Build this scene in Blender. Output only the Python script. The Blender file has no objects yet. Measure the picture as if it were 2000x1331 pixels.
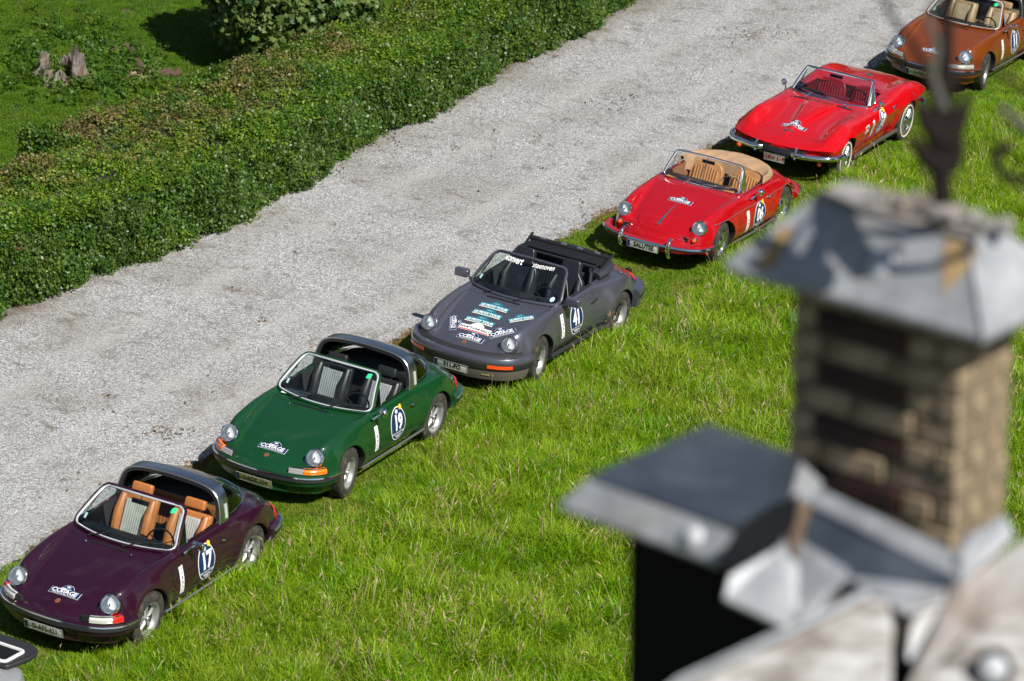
import bpy, bmesh, math, random
import numpy as np
from mathutils import Vector, Matrix
from mathutils.bvhtree import BVHTree
PI = math.pi
R = math.radians
SC = bpy.context.scene
COL = SC.collection
random.seed(7)
NR = np.random.default_rng(7)

# ------------------------------------------------------------------ camera
CAM_H, PITCH, ROLL, FPX = 20.087, R(21.389), R(5.743), 7879.8      # focal length in pixels of a 2000 px wide frame
cam = bpy.data.cameras.new('camera')
cam_o = bpy.data.objects.new('camera', cam)
COL.objects.link(cam_o)
cam.sensor_width = 36.0
cam.lens = FPX * 36.0 / 2000.0
cam.clip_start = 0.5
cam.clip_end = 1500.0
cam.dof.use_dof = True
cam.dof.focus_distance = 52.0
cam.dof.aperture_fstop = 2.7
_F = Vector((0, math.cos(PITCH), -math.sin(PITCH)))
_R0 = Vector((1, 0, 0)); _U0 = Vector((0, math.sin(PITCH), math.cos(PITCH)))
_R1 = _R0 * math.cos(ROLL) + _U0 * math.sin(ROLL)
_U1 = -_R0 * math.sin(ROLL) + _U0 * math.cos(ROLL)
CP = Vector((0, 0, CAM_H))
cam_o.matrix_world = Matrix((( _R1.x, _U1.x, -_F.x, 0), (_R1.y, _U1.y, -_F.y, 0), (_R1.z, _U1.z, -_F.z, CAM_H), (0, 0, 0, 1)))
SC.camera = cam_o

def pix_ray(u, v):                       # survey helper: direction through a point of the photograph
    return _F + _R1 * ((u - 1000) / FPX) - _U1 * ((v - 665.5) / FPX)
def on_ground(u, v, z=0.0):
    d = pix_ray(u, v)
    return CP + d * ((z - CAM_H) / d.z)

# ------------------------------------------------------------------ light
SUN_EL, SUN_TO = R(49.0), Vector((0.525, -0.63, 0)).normalized()       # direction towards the sun on the ground plane
world = bpy.data.worlds.new('World'); SC.world = world; world.use_nodes = True
wn, wl = world.node_tree.nodes, world.node_tree.links
sky = wn.new('ShaderNodeTexSky'); sky.sky_type = 'NISHITA'; sky.sun_disc = False
sky.sun_elevation = SUN_EL; sky.sun_rotation = math.atan2(SUN_TO.x, SUN_TO.y)
sky.air_density = 1.0; sky.dust_density = .4; sky.ozone_density = 1.0
bgn = wn['Background']; bgn.inputs['Strength'].default_value = 0.05
# broken white cloud over the whole sky
tc = wn.new('ShaderNodeTexCoord'); mp = wn.new('ShaderNodeMapping'); mp.inputs['Scale'].default_value = (1.6, 1.6, 3.6)
nz = wn.new('ShaderNodeTexNoise'); nz.inputs['Scale'].default_value = 2.2; nz.inputs['Detail'].default_value = 7; nz.inputs['Roughness'].default_value = .62
rp = wn.new('ShaderNodeValToRGB'); rp.color_ramp.elements[0].position = .54; rp.color_ramp.elements[1].position = .74
mx = wn.new('ShaderNodeMix'); mx.data_type = 'RGBA'
wl.new(tc.outputs['Generated'], mp.inputs[0]); wl.new(mp.outputs[0], nz.inputs['Vector']); wl.new(nz.outputs[0], rp.inputs[0])
wl.new(rp.outputs[0], mx.inputs[0]); wl.new(sky.outputs[0], mx.inputs[6]); mx.inputs[7].default_value = (8.6, 8.9, 9.4, 1)
wl.new(mx.outputs[2], bgn.inputs['Color'])
sun = bpy.data.lights.new('sun', 'SUN'); sun.energy = 5.0; sun.angle = R(.53); sun.color = (1, .965, .91)
sun_o = bpy.data.objects.new('sun', sun); COL.objects.link(sun_o)
SUN_DIR = Vector((SUN_TO.x * math.cos(SUN_EL), SUN_TO.y * math.cos(SUN_EL), math.sin(SUN_EL)))
sun_o.rotation_euler = SUN_DIR.to_track_quat('Z', 'Y').to_euler()
SC.view_settings.view_transform = 'Standard'; SC.view_settings.look = 'None'
SC.view_settings.exposure = 0.5; SC.view_settings.gamma = 1.0
SC.render.engine = 'CYCLES'

# ------------------------------------------------------------------ materials
MATS = {}
def mat(name, col=(.5, .5, .5), rough=.5, metal=0., coat=0., coat_rough=.04, spec=.5, trans=0., emit=None, sheen=0.):
    if name in MATS: return MATS[name]
    m = bpy.data.materials.new(name); m.use_nodes = True
    b = m.node_tree.nodes['Principled BSDF']
    b.inputs['Base Color'].default_value = (*col, 1); b.inputs['Roughness'].default_value = rough
    b.inputs['Metallic'].default_value = metal; b.inputs['Coat Weight'].default_value = coat
    b.inputs['Coat Roughness'].default_value = coat_rough; b.inputs['Specular IOR Level'].default_value = spec
    if sheen: b.inputs['Sheen Weight'].default_value = sheen
    m.diffuse_color = (*col, 1)
    MATS[name] = m
    return m
class NT:
    """small node helper"""
    def __init__(s, m): s.m = m; s.t = m.node_tree; s.n = s.t.nodes; s.l = s.t.links; s.b = s.n['Principled BSDF']
    def new(s, k, **kw):
        n = s.n.new('ShaderNode' + k)
        for a, v in kw.items(): setattr(n, a, v)
        return n
    def noise(s, scale, detail=4, rough=.55, co=None, dist=0.):
        n = s.new('TexNoise'); n.inputs['Scale'].default_value = scale; n.inputs['Detail'].default_value = detail
        n.inputs['Roughness'].default_value = rough; n.inputs['Distortion'].default_value = dist
        if co is not None: s.l.new(co, n.inputs['Vector'])
        return n.outputs[0]
    def voro(s, scale, co=None, out=0):
        n = s.new('TexVoronoi'); n.inputs['Scale'].default_value = scale
        if co is not None: s.l.new(co, n.inputs['Vector'])
        return n.outputs[out]
    def coord(s, k='Object'): return s.new('TexCoord').outputs[k]
    def geo(s): return s.new('NewGeometry').outputs['Position']
    def ramp(s, fac, stops, interp='LINEAR'):
        r = s.new('ValToRGB'); e = r.color_ramp.elements; r.color_ramp.interpolation = interp
        while len(e) < len(stops): e.new(.5)
        for i, (p, c) in enumerate(stops):
            e[i].position = p; e[i].color = (*c, 1) if not isinstance(c, (int, float)) else (c, c, c, 1)
        s.l.new(fac, r.inputs[0]); return r.outputs[0]
    def mix(s, f, a, b, mode='MIX'):
        n = s.new('Mix'); n.data_type = 'RGBA'; n.blend_type = mode
        for i, x in ((0, f), (6, a), (7, b)):
            if isinstance(x, (int, float)): n.inputs[i].default_value = x
            elif isinstance(x, tuple): n.inputs[i].default_value = (*x, 1)
            else: s.l.new(x, n.inputs[i])
        return n.outputs[2]
    def math(s, op, a, b=0., c=0.):
        n = s.new('Math', operation=op)
        for i, x in enumerate((a, b, c)):
            if isinstance(x, (int, float)): n.inputs[i].default_value = x
            else: s.l.new(x, n.inputs[i])
        return n.outputs[0]
    def bump(s, h, strength=.5, dist=.01):
        n = s.new('Bump'); n.inputs['Strength'].default_value = strength; n.inputs['Distance'].default_value = dist
        s.l.new(h, n.inputs['Height']); s.l.new(n.outputs[0], s.b.inputs['Normal'])
    def base(s, c): s.l.new(c, s.b.inputs['Base Color'])
    def rough(s, c): s.l.new(c, s.b.inputs['Roughness'])

def paint(name, col, metal=0., rough=.32, dust=.016, dustcol=(.22, .19, .14)):
    if name in MATS: return MATS[name]
    m = mat(name, col, rough, metal, 1.0, .03, spec=.12 if metal == 0 else .4)
    t = NT(m); co = t.coord('Object')
    big = t.noise(3.5, 5, .6, co); fine = t.noise(160, 3, .6, co)
    d = t.math('MULTIPLY', t.ramp(big, [(.35, .15), (.75, 1.)]), t.ramp(fine, [(.35, .3), (.7, 1.)]))
    # road dust gathers low on the flanks
    sx = t.new('SeparateXYZ'); t.l.new(co, sx.inputs[0])
    low = t.ramp(sx.outputs[2], [(.22, 1.), (.50, .12), (.6, .06)])
    d = t.math('MULTIPLY', d, t.math('ADD', t.math('MULTIPLY', low, dust * 4), dust))
    t.base(t.mix(d, col, dustcol))
    t.rough(t.ramp(fine, [(.3, rough), (.8, rough + .1)]))
    cr = t.math('ADD', t.math('MULTIPLY', d, .35), .03); t.l.new(cr, t.b.inputs['Coat Roughness'])
    n = t.new('Bump'); n.inputs['Strength'].default_value = .035; n.inputs['Distance'].default_value = .004
    t.l.new(t.noise(14, 2, .5, co), n.inputs['Height']); t.l.new(n.outputs[0], t.b.inputs['Coat Normal'])
    return m
def glass_mat(name, tint, refl=1.0, ior=1.5, rough=0.0):
    if name in MATS: return MATS[name]
    m = bpy.data.materials.new(name); m.use_nodes = True; MATS[name] = m
    nt = m.node_tree; nt.nodes.clear()
    o = nt.nodes.new('ShaderNodeOutputMaterial'); mixn = nt.nodes.new('ShaderNodeMixShader')
    tr = nt.nodes.new('ShaderNodeBsdfTransparent'); tr.inputs[0].default_value = (*tint, 1)
    gl = nt.nodes.new('ShaderNodeBsdfGlossy'); gl.inputs['Roughness'].default_value = .012 + rough
    fr = nt.nodes.new('ShaderNodeFresnel'); fr.inputs[0].default_value = ior
    nz = nt.nodes.new('ShaderNodeTexNoise'); nz.inputs['Scale'].default_value = 9; nz.inputs['Detail'].default_value = 3
    bp = nt.nodes.new('ShaderNodeBump'); bp.inputs['Strength'].default_value = .03; bp.inputs['Distance'].default_value = .01
    nt.links.new(nz.outputs[0], bp.inputs['Height']); nt.links.new(bp.outputs[0], gl.inputs['Normal'])
    mu = nt.nodes.new('ShaderNodeMath'); mu.operation = 'MULTIPLY'; mu.inputs[1].default_value = refl
    nt.links.new(fr.outputs[0], mu.inputs[0]); nt.links.new(mu.outputs[0], mixn.inputs[0])
    nt.links.new(tr.outputs[0], mixn.inputs[1]); nt.links.new(gl.outputs[0], mixn.inputs[2]); nt.links.new(mixn.outputs[0], o.inputs[0])
    return m
SCREENF = mat('screen_frame_steel', (.55, .58, .62), .16, 1.)
BRIGHT = mat('bright_trim', (.80, .80, .81), .28, .55)
CHROME = mat('chrome', (.82, .83, .85), .09, 1.)
STEEL = mat('brushed_steel', (.50, .53, .57), .27, 1.)
RUBBER = mat('black_rubber', (.018, .018, .02), .55)
BLACK = mat('satin_black', (.012, .012, .013), .38)
WELL = mat('wheel_well_black', (.010, .009, .008), .9)
TYRE = mat('tyre_rubber', (.05, .046, .042), .8)
def _ty():
    t = NT(TYRE); co = t.coord(); n = t.noise(9, 5, .65, co)
    t.base(t.mix(t.ramp(n, [(.4, 0.), (.68, 1.)]), (.018, .017, .016), (.07, .058, .042)))
    t.bump(t.noise(90, 2, .5, co), .5, .004)
_ty()
ALU = mat('satin_aluminium', (.40, .40, .39), .38, .7)
ALUD = mat('rim_barrel_grey', (.42, .42, .40), .38, .8)
RIMBLK = mat('rim_black', (.015, .015, .016), .4)
GLASS = glass_mat('windscreen_glass', (.80, .90, .87), 1.0)
GLASS2 = glass_mat('rear_glass', (.50, .66, .58), 1.0)
CLEAR = glass_mat('clear_glass', (.93, .95, .95), 1.0)
LENS = mat('headlamp_reflector', (.82, .84, .86), .35, .0)
def _le():
    t = NT(LENS); co = t.coord(); w = t.new('TexWave'); w.bands_direction = 'Y'; w.inputs['Scale'].default_value = 16; w.inputs['Distortion'].default_value = 1.5
    t.l.new(co, w.inputs[0]); t.bump(w.outputs[0], .18, .004)
_le()
AMBER = mat('amber_lens', (.85, .17, .01), .15, 0, .6)
REDL = mat('red_lens', (.62, .015, .01), .15, 0, .6)
WHITEL = mat('clear_lens', (.62, .60, .55), .12, .2, .6)
WHITE = mat('print_white', (.78, .78, .77), .4)
NAVY = mat('print_navy', (.006, .022, .085), .3)
TEAL = mat('print_teal', (.012, .13, .19), .3)
CREAMP = mat('print_cream', (.72, .68, .52), .4)
REDP = mat('print_red', (.62, .03, .035), .4)
YELP = mat('print_yellow', (.85, .50, .04), .4)
DARKP = mat('print_black', (.02, .02, .022), .4)
DREDP = mat('print_dark_red', (.30, .02, .03), .4)
PLATEW = mat('plate_white', (.66, .65, .58), .35)
CARPET = mat('dark_carpet', (.014, .014, .016), .95)
PAPER = mat('paper_white', (.75, .76, .76), .6)
GREENP = mat('sticker_green', (.02, .50, .22), .4)
GOLD = mat('badge_gold', (.62, .40, .16), .3, .8)
def leather(name, col, rough=.42):
    if name in MATS: return MATS[name]
    m = mat(name, col, rough); t = NT(m); co = t.coord()
    n = t.noise(7, 4, .6, co)
    t.base(t.mix(t.ramp(n, [(.3, 0.), (.75, 1.)]), tuple(c * .78 for c in col), tuple(min(1, c * 1.12) for c in col)))
    t.bump(t.noise(60, 3, .6, co), .25, .004); return m

# ------------------------------------------------------------------ mesh helpers
def link(o, parent=None):
    COL.objects.link(o)
    if parent is not None: o.parent = parent
    return o
def mesh_obj(name, verts, faces, mats, parent=None, smooth=True, idx=None, sharp=35, loc=None):
    me = bpy.data.meshes.new(name); me.from_pydata([tuple(v) for v in verts], [], faces)
    if not isinstance(mats, (list, tuple)): mats = [mats]
    for m in mats: me.materials.append(m)
    if idx is not None: me.polygons.foreach_set('material_index', idx)
    finish(me, smooth, sharp)
    o = bpy.data.objects.new(name, me)
    if loc is not None: o.location = loc
    return link(o, parent)
def finish(me, smooth=True, sharp=35):
    me.update()
    if smooth:
        me.polygons.foreach_set('use_smooth', [True] * len(me.polygons))
        me.set_sharp_from_angle(angle=R(sharp))
    me.update()
def fixn(o):
    bm = bmesh.new(); bm.from_mesh(o.data); bmesh.ops.recalc_face_normals(bm, faces=bm.faces); bm.to_mesh(o.data); bm.free(); return o
class MB:
    """collects simple solids into one mesh"""
    def __init__(s): s.v = []; s.f = []; s.m = []
    def add(s, vs, fs, mi=0):
        k = len(s.v); s.v += [tuple(v) for v in vs]; s.f += [tuple(i + k for i in f) for f in fs]; s.m += [mi] * len(fs)
    def box(s, c, d, rot=None, mi=0):
        hx, hy, hz = d[0] / 2, d[1] / 2, d[2] / 2
        vs = [Vector((x, y, z)) for x in (-hx, hx) for y in (-hy, hy) for z in (-hz, hz)]
        if rot is not None: vs = [rot @ v for v in vs]
        vs = [v + Vector(c) for v in vs]
        s.add(vs, [(0, 1, 3, 2), (4, 6, 7, 5), (0, 4, 5, 1), (2, 3, 7, 6), (0, 2, 6, 4), (1, 5, 7, 3)], mi)
    def tube(s, pts, r, n=8, closed=False, mi=0, up=(0, 0, 1), flat=1.0, cap=True):
        pts = [Vector(p) for p in pts]; k = len(pts); rs = r if isinstance(r, (list, tuple)) else [r] * k
        vs = []
        for i, p in enumerate(pts):
            a = pts[(i - 1) % k] if closed or i > 0 else p; b = pts[(i + 1) % k] if closed or i < k - 1 else p
            t = (b - a).normalized(); u = Vector(up)
            if abs(t.dot(u)) > .95: u = Vector((1, 0, 0)) if abs(t.x) < .9 else Vector((0, 1, 0))
            n1 = t.cross(u).normalized(); n2 = n1.cross(t).normalized()
            for j in range(n):
                q = 2 * PI * j / n
                vs.append(p + n1 * (math.cos(q) * rs[i]) + n2 * (math.sin(q) * rs[i] * flat))
        fs = []
        for i in range(k if closed else k - 1):
            for j in range(n):
                a0 = i * n + j; a1 = i * n + (j + 1) % n; b0 = ((i + 1) % k) * n + j; b1 = ((i + 1) % k) * n + (j + 1) % n
                fs.append((a0, a1, b1, b0))
        if not closed and cap: fs += [tuple(range(n))[::-1], tuple((k - 1) * n + j for j in range(n))]
        s.add(vs, fs, mi)
    def lathe(s, prof, n=32, axis='y', c=(0, 0, 0), mi=0, M=None):
        vs = []; fs = []; k = len(prof)
        for i in range(n):
            q = 2 * PI * i / n; ca, sa = math.cos(q), math.sin(q)
            for (r, h) in prof:
                v = Vector((r * ca, h, r * sa)) if axis == 'y' else (Vector((r * ca, r * sa, h)) if axis == 'z' else Vector((h, r * ca, r * sa)))
                if M is not None: v = M @ v
                vs.append(v + Vector(c))
        mis = []
        for i in range(n):
            for j in range(k - 1):
                a = i * k + j; b = ((i + 1) % n) * k + j
                fs.append((a, a + 1, b + 1, b))
        s.add(vs, fs, mi)
    def sweep(s, path, prof, mi=0, close_prof=True, caps=True):
        """path: plan points (x,y); prof: (outward offset, z)"""
        pts = [Vector((p[0], p[1], 0)) for p in path]; k = len(pts); n = len(prof); vs = []
        for i, p in enumerate(pts):
            a = pts[max(0, i - 1)]; b = pts[min(k - 1, i + 1)]; t = (b - a).normalized(); o = Vector((-t.y, t.x, 0))
            dz = path[i][2] if len(path[i]) > 2 else 0
            for (d, z) in prof: vs.append((p.x + o.x * d, p.y + o.y * d, z + dz))
        fs = []
        for i in range(k - 1):
            for j in range(n if close_prof else n - 1):
                a0 = i * n + j; a1 = i * n + (j + 1) % n
                fs.append((a0, a1, a1 + n, a0 + n))
        if caps and close_prof: fs += [tuple(range(n))[::-1], tuple((k - 1) * n + j for j in range(n))]
        s.add(vs, fs, mi)
    def build(s, name, mats, parent=None, smooth=True, sharp=35, bevel=0, seg=2, recalc=True, sub=0):
        me = bpy.data.meshes.new(name); me.from_pydata(s.v, [], s.f)
        if not isinstance(mats, (list, tuple)): mats = [mats]
        for m in mats: me.materials.append(m)
        me.polygons.foreach_set('material_index', s.m)
        bm = bmesh.new(); bm.from_mesh(me)
        if recalc: bmesh.ops.recalc_face_normals(bm, faces=bm.faces)
        if bevel:
            es = [e for e in bm.edges if len(e.link_faces) == 2 and e.calc_face_angle(0) > R(30)]
            bmesh.ops.bevel(bm, geom=es, offset=bevel, segments=seg, affect='EDGES', profile=.6, clamp_overlap=True)
        bm.to_mesh(me); bm.free()
        finish(me, smooth, sharp)
        return link(bpy.data.objects.new(name, me), parent)
def smooth_path(pts, n=6):
    """Catmull-Rom through the points"""
    P = [Vector(p) for p in pts]; out = []
    for i in range(len(P) - 1):
        p0 = P[i - 1] if i > 0 else P[i] * 2 - P[i + 1]; p1 = P[i]; p2 = P[i + 1]; p3 = P[i + 2] if i + 2 < len(P) else P[i + 1] * 2 - P[i]
        for k in range(n):
            t = k / n
            out.append(.5 * ((2 * p1) + (p2 - p0) * t + (2 * p0 - 5 * p1 + 4 * p2 - p3) * t * t + (3 * p1 - p0 - 3 * p2 + p3) * t ** 3))
    out.append(P[-1]); return out
def pchip(x, y, q):
    x = np.asarray(x, float); y = np.asarray(y, float); h = np.diff(x); d = np.diff(y) / h
    m = np.zeros(len(x)); m[0] = d[0]; m[-1] = d[-1]
    for i in range(1, len(x) - 1):
        if d[i - 1] * d[i] > 0:
            w1 = 2 * h[i] + h[i - 1]; w2 = h[i] + 2 * h[i - 1]; m[i] = (w1 + w2) / (w1 / d[i - 1] + w2 / d[i])
    k = np.clip(np.searchsorted(x, q) - 1, 0, len(x) - 2); t = (q - x[k]) / h[k]
    return y[k] * (1 + 2 * t) * (1 - t) ** 2 + m[k] * h[k] * t * (1 - t) ** 2 + y[k + 1] * t * t * (3 - 2 * t) + m[k + 1] * h[k] * t * t * (t - 1)

def tag(o, label=None, cat=None, group=None, kind=None):
    if label: o['label'] = label
    if cat: o['category'] = cat
    if group: o['group'] = group
    if kind: o['kind'] = kind
    return o
def thing(name, label, cat, loc=(0, 0, 0), rz=0., group=None):
    o = bpy.data.objects.new(name, None); o.location = loc; o.rotation_euler = (0, 0, rz); o.empty_display_size = .3
    return tag(link(o), label, cat, group)
# ------------------------------------------------------------------ car bodies
def hull(rows, crease=(), span=4, pw=2.2, step=.03):
    """loft a closed car body through tabled sections; rows run nose to tail"""
    rows = sorted(rows, key=lambda r: r[0]); X = np.array([r[0] for r in rows]); nc = len(rows[0][2])
    q = [X[0]]
    while q[-1] < X[-1] - 1e-6:
        st = step * (.45 if (q[-1] > X[-1] - .35 or q[-1] < X[0] + .2) else 1.); q.append(min(X[-1], q[-1] + st))
    q = np.array(q); bow = pchip(X, [r[1] for r in rows], q)
    Y = [pchip(X, [r[2][j][0] for r in rows], q) for j in range(nc)]; Z = [pchip(X, [r[2][j][1] for r in rows], q) for j in range(nc)]
    segs = []; cuts = [0] + list(crease) + [nc - 2, nc - 1]
    cuts = sorted(set(cuts)); rings = []
    for i in range(len(q)):
        P = [np.array((Y[j][i], Z[j][i])) for j in range(nc)]; half = []
        for a, b in zip(cuts[:-1], cuts[1:]):
            for j in range(a, b):
                p1, p2 = P[j], P[j + 1]
                if j > a: p0 = P[j - 1]
                else: p0 = np.array((-P[1][0], P[1][1])) if j == 0 else 2 * p1 - p2
                p3 = P[j + 2] if j + 2 <= b else 2 * p2 - p1
                n = span if b < nc - 1 else 5
                for k in range(n):
                    t = k / n
                    half.append(.5 * (2 * p1 + (p2 - p0) * t + (2 * p0 - 5 * p1 + 4 * p2 - p3) * t * t + (3 * p1 - p0 - 3 * p2 + p3) * t ** 3))
        half.append(P[-1])
        rings.append([(q[i] - bow[i] * (abs(p[0]) / .8) ** pw, p[0], p[1]) for p in half])
    H = len(rings[0]); N = 2 * H - 2; V = []
    for r in rings: V += r + [(x, -y, z) for (x, y, z) in r[-2:0:-1]]
    Fc = []
    for i in range(len(rings) - 1):
        for j in range(N):
            a = i * N + j; b = i * N + (j + 1) % N
            Fc.append((a, b, b + N, a + N))
    nt = H - 1
    for base, flip in ((0, False), ((len(rings) - 1) * N, True)):            # end caps as vertical strips
        for sgn in (1, -1):
            ix = lambda k: base + (k if sgn > 0 else (N - k) % N)
            a, b = 0, nt
            while b - a > 1:
                f = (ix(a), ix(a + 1), ix(b - 1), ix(b)) if b - 1 > a + 1 else (ix(a), ix(a + 1), ix(b))
                Fc.append(f); a += 1; b -= 1
    me = bpy.data.meshes.new('hull'); me.from_pydata(V, [], Fc)
    bm = bmesh.new(); bm.from_mesh(me); bmesh.ops.recalc_face_normals(bm, faces=bm.faces); bm.to_mesh(me); bm.free()
    return me
def flare(me, wheels, r0, amp, width=.05):
    for v in me.vertices:
        for (x, z) in wheels:
            if abs(v.co.y) > .55 and v.co.z > .2:
                r = math.hypot(v.co.x - x, v.co.z - z); w = math.exp(-((r - r0) / width) ** 2) * amp
                v.co.y += math.copysign(w, v.co.y)
def tmp(me_or_mb, mats=()):
    o = bpy.data.objects.new('tmp', me_or_mb); COL.objects.link(o); return o
def prism(outline, z0, z1, axis='z', m=None, bev=0):
    """solid from a polygon extruded along z (outline x,y) or along y (outline x,z)"""
    n = len(outline)
    if axis == 'z': vs = [(a, b, z0) for a, b in outline] + [(a, b, z1) for a, b in outline]
    else: vs = [(a, z0, b) for a, b in outline] + [(a, z1, b) for a, b in outline]
    fs = [tuple(range(n)), tuple(range(n, 2 * n))[::-1]] + [(i, (i + 1) % n, n + (i + 1) % n, n + i) for i in range(n)]
    me = bpy.data.meshes.new('prism'); me.from_pydata(vs, [], fs)
    if m: me.materials.append(m)
    bm = bmesh.new(); bm.from_mesh(me); bmesh.ops.recalc_face_normals(bm, faces=bm.faces); bm.to_mesh(me); bm.free()
    return me
def cyl_mesh(c, r, y0, y1, m, n=48):
    return prism([(c[0] + r * math.cos(2 * PI * i / n), c[1] + r * math.sin(2 * PI * i / n)) for i in range(n)], y0, y1, 'y', m)
def boolean(a, cutters, op='DIFFERENCE', solver='EXACT'):
    """a: mesh; cutters: list of meshes; returns new mesh"""
    oa = tmp(a); obs = []
    for c in cutters:
        oc = tmp(c); obs.append(oc); md = oa.modifiers.new('b', 'BOOLEAN'); md.operation = op; md.object = oc; md.solver = solver
        try: md.material_mode = 'TRANSFER'
        except Exception: pass
    dg = bpy.context.evaluated_depsgraph_get(); dg.update()
    me = bpy.data.meshes.new_from_object(oa.evaluated_get(dg))
    for o in obs + [oa]: bpy.data.objects.remove(o)
    return me
def offset_poly(p, d):
    """grow a polygon by d"""
    a = sum(p[i][0] * p[(i + 1) % len(p)][1] - p[(i + 1) % len(p)][0] * p[i][1] for i in range(len(p))); s = 1 if a > 0 else -1; out = []
    for i in range(len(p)):
        p0, p1, p2 = Vector(p[i - 1]), Vector(p[i]), Vector(p[(i + 1) % len(p)])
        e1 = (p1 - p0).normalized(); e2 = (p2 - p1).normalized(); n = Vector((e1.y + e2.y, -(e1.x + e2.x))).normalized() * s
        out.append(tuple(p1 + n * d))
    return out
def rounded(pts, r, n=4):
    """round the corners of a polygon"""
    out = []; k = len(pts)
    for i in range(k):
        p0, p1, p2 = Vector(pts[i - 1]), Vector(pts[i]), Vector(pts[(i + 1) % k]); rr = r[i] if isinstance(r, (list, tuple)) else r
        if rr <= 0: out.append(tuple(p1)); continue
        a = p1 + (p0 - p1).normalized() * min(rr, (p0 - p1).length * .48); b = p1 + (p2 - p1).normalized() * min(rr, (p2 - p1).length * .48)
        for j in range(n + 1):
            t = j / n; out.append(tuple(a * (1 - t) ** 2 + p1 * 2 * t * (1 - t) + b * t * t))
    return out

def row(X, bow, zc, c2, c3, c4, c5, c6, yl=None, zb=.24, c1=None):
    yl = yl if yl is not None else c6[0] - .012
    return [X, bow, [(0, zc), c1 or (c2[0] * .55, zc - (zc - c2[1]) * .35), c2, c3, c4, c5, c6, (yl, max(zb + .06, .36) if c6[1] > .42 else (zb + c6[1]) / 2), (yl - .06, zb), (0, zb - .01)]]
def rows_911(wide=0.):
    w = wide
    return [
     row(2.02, .36, .50, (.42, .495), (.52, .49), (.62, .48), (.68, .46), (.705, .42), zb=.25),
     row(1.97, .34, .53, (.42, .525), (.51, .53), (.60, .545), (.685, .52), (.735, .45), zb=.22),
     row(1.90, .31, .56, (.42, .555), (.50, .575), (.60, .625), (.70, .58), (.76, .48), zb=.21),
     row(1.82, .29, .588, (.42, .582), (.49, .61), (.60, .71), (.705, .65), (.775, .51), zb=.21),
     row(1.74, .26, .612, (.425, .606), (.49, .635), (.605, .775), (.71, .715), (.785, .53), zb=.21),
     row(1.60, .20, .655, (.44, .648), (.505, .668), (.612, .818), (.715, .762), (.795, .54), zb=.21),
     row(1.40, .14, .708, (.46, .70), (.52, .712), (.618, .845), (.72, .79), (.803, .55), zb=.22),
     row(1.134, .09, .768, (.49, .757), (.55, .766), (.632, .866), (.727, .815), (.808, .56), zb=.24),
     row(.85, .06, .826, (.52, .812), (.58, .818), (.648, .878), (.727, .83), (.80, .56), zb=.25),
     row(.60, .03, .868, (.54, .85), (.605, .85), (.66, .878), (.72, .835), (.792, .56), zb=.25),
     row(.30, .0, .895, (.54, .885), (.62, .88), (.67, .878), (.72, .835), (.79, .56), zb=.25),
     row(-.3, .0, .92, (.54, .905), (.62, .89), (.67, .878), (.72, .835), (.795, .56), zb=.25),
     row(-.6, .0, .94, (.52, .92), (.61, .90), (.67 + w * .1, .883), (.722 + w * .3, .84), (.80 + w * .35, .56), zb=.25),
     row(-.9, .0, .955, (.50, .93), (.59, .90), (.675 + w * .3, .88), (.745 + w * .8, .835), (.82 + w * .95, .56), zb=.25),
     row(-1.134, .0, .955, (.49, .925), (.58, .89), (.675 + w * .4, .87), (.752 + w, .82), (.83 + w, .56), zb=.25),
     row(-1.4, -.03, .915, (.47, .885), (.565, .85), (.66 + w * .4, .83), (.738 + w, .775), (.815 + w, .55), zb=.25),
     row(-1.7, -.09, .815, (.44, .795), (.54, .765), (.63 + w * .3, .745), (.705 + w * .8, .70), (.775 + w * .7, .54), zb=.26),
     row(-1.95, -.16, .68, (.42, .67), (.51, .65), (.59, .635), (.66 + w * .4, .60), (.73 + w * .3, .51), zb=.27),
     row(-2.07, -.2, .54, (.40, .535), (.48, .53), (.56, .52), (.62, .50), (.67, .45), zb=.30)]
def rows_356():
    return [
     row(1.90, .38, .38, (.40, .375), (.50, .37), (.57, .36), (.62, .345), (.65, .33), zb=.30),
     row(1.85, .36, .45, (.42, .445), (.52, .445), (.60, .46), (.67, .43), (.70, .40), zb=.31),
     row(1.75, .32, .525, (.43, .52), (.51, .535), (.605, .60), (.685, .555), (.74, .46), zb=.29),
     row(1.66, .29, .57, (.43, .565), (.50, .59), (.607, .70), (.70, .64), (.765, .50), zb=.26),
     row(1.52, .23, .628, (.44, .618), (.51, .635), (.612, .775), (.712, .71), (.785, .52), zb=.22),
     row(1.30, .16, .69, (.45, .68), (.53, .688), (.622, .812), (.722, .75), (.80, .54), zb=.22),
     row(1.05, .10, .75, (.47, .74), (.55, .743), (.64, .835), (.73, .775), (.808, .55), zb=.23),
     row(.75, .06, .812, (.50, .80), (.58, .80), (.655, .842), (.735, .79), (.808, .55), zb=.24),
     row(.45, .02, .862, (.52, .848), (.60, .84), (.67, .845), (.74, .80), (.812, .55), zb=.25),
     row(0., .0, .868, (.50, .86), (.60, .852), (.68, .842), (.75, .80), (.822, .56), zb=.25),
     row(-.5, .0, .878, (.50, .872), (.60, .858), (.685, .842), (.755, .80), (.828, .56), zb=.25),
     row(-.9, .0, .87, (.47, .855), (.57, .836), (.665, .815), (.745, .77), (.825, .55), zb=.25),
     row(-1.2, -.04, .832, (.44, .81), (.54, .788), (.64, .765), (.725, .72), (.805, .54), zb=.25),
     row(-1.5, -.12, .745, (.40, .73), (.50, .70), (.58, .67), (.665, .63), (.745, .50), zb=.25),
     row(-1.75, -.2, .61, (.36, .60), (.45, .575), (.53, .55), (.605, .51), (.67, .42), zb=.26),
     row(-1.93, -.28, .43, (.34, .425), (.42, .42), (.48, .41), (.54, .39), (.58, .36), zb=.28)]
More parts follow.
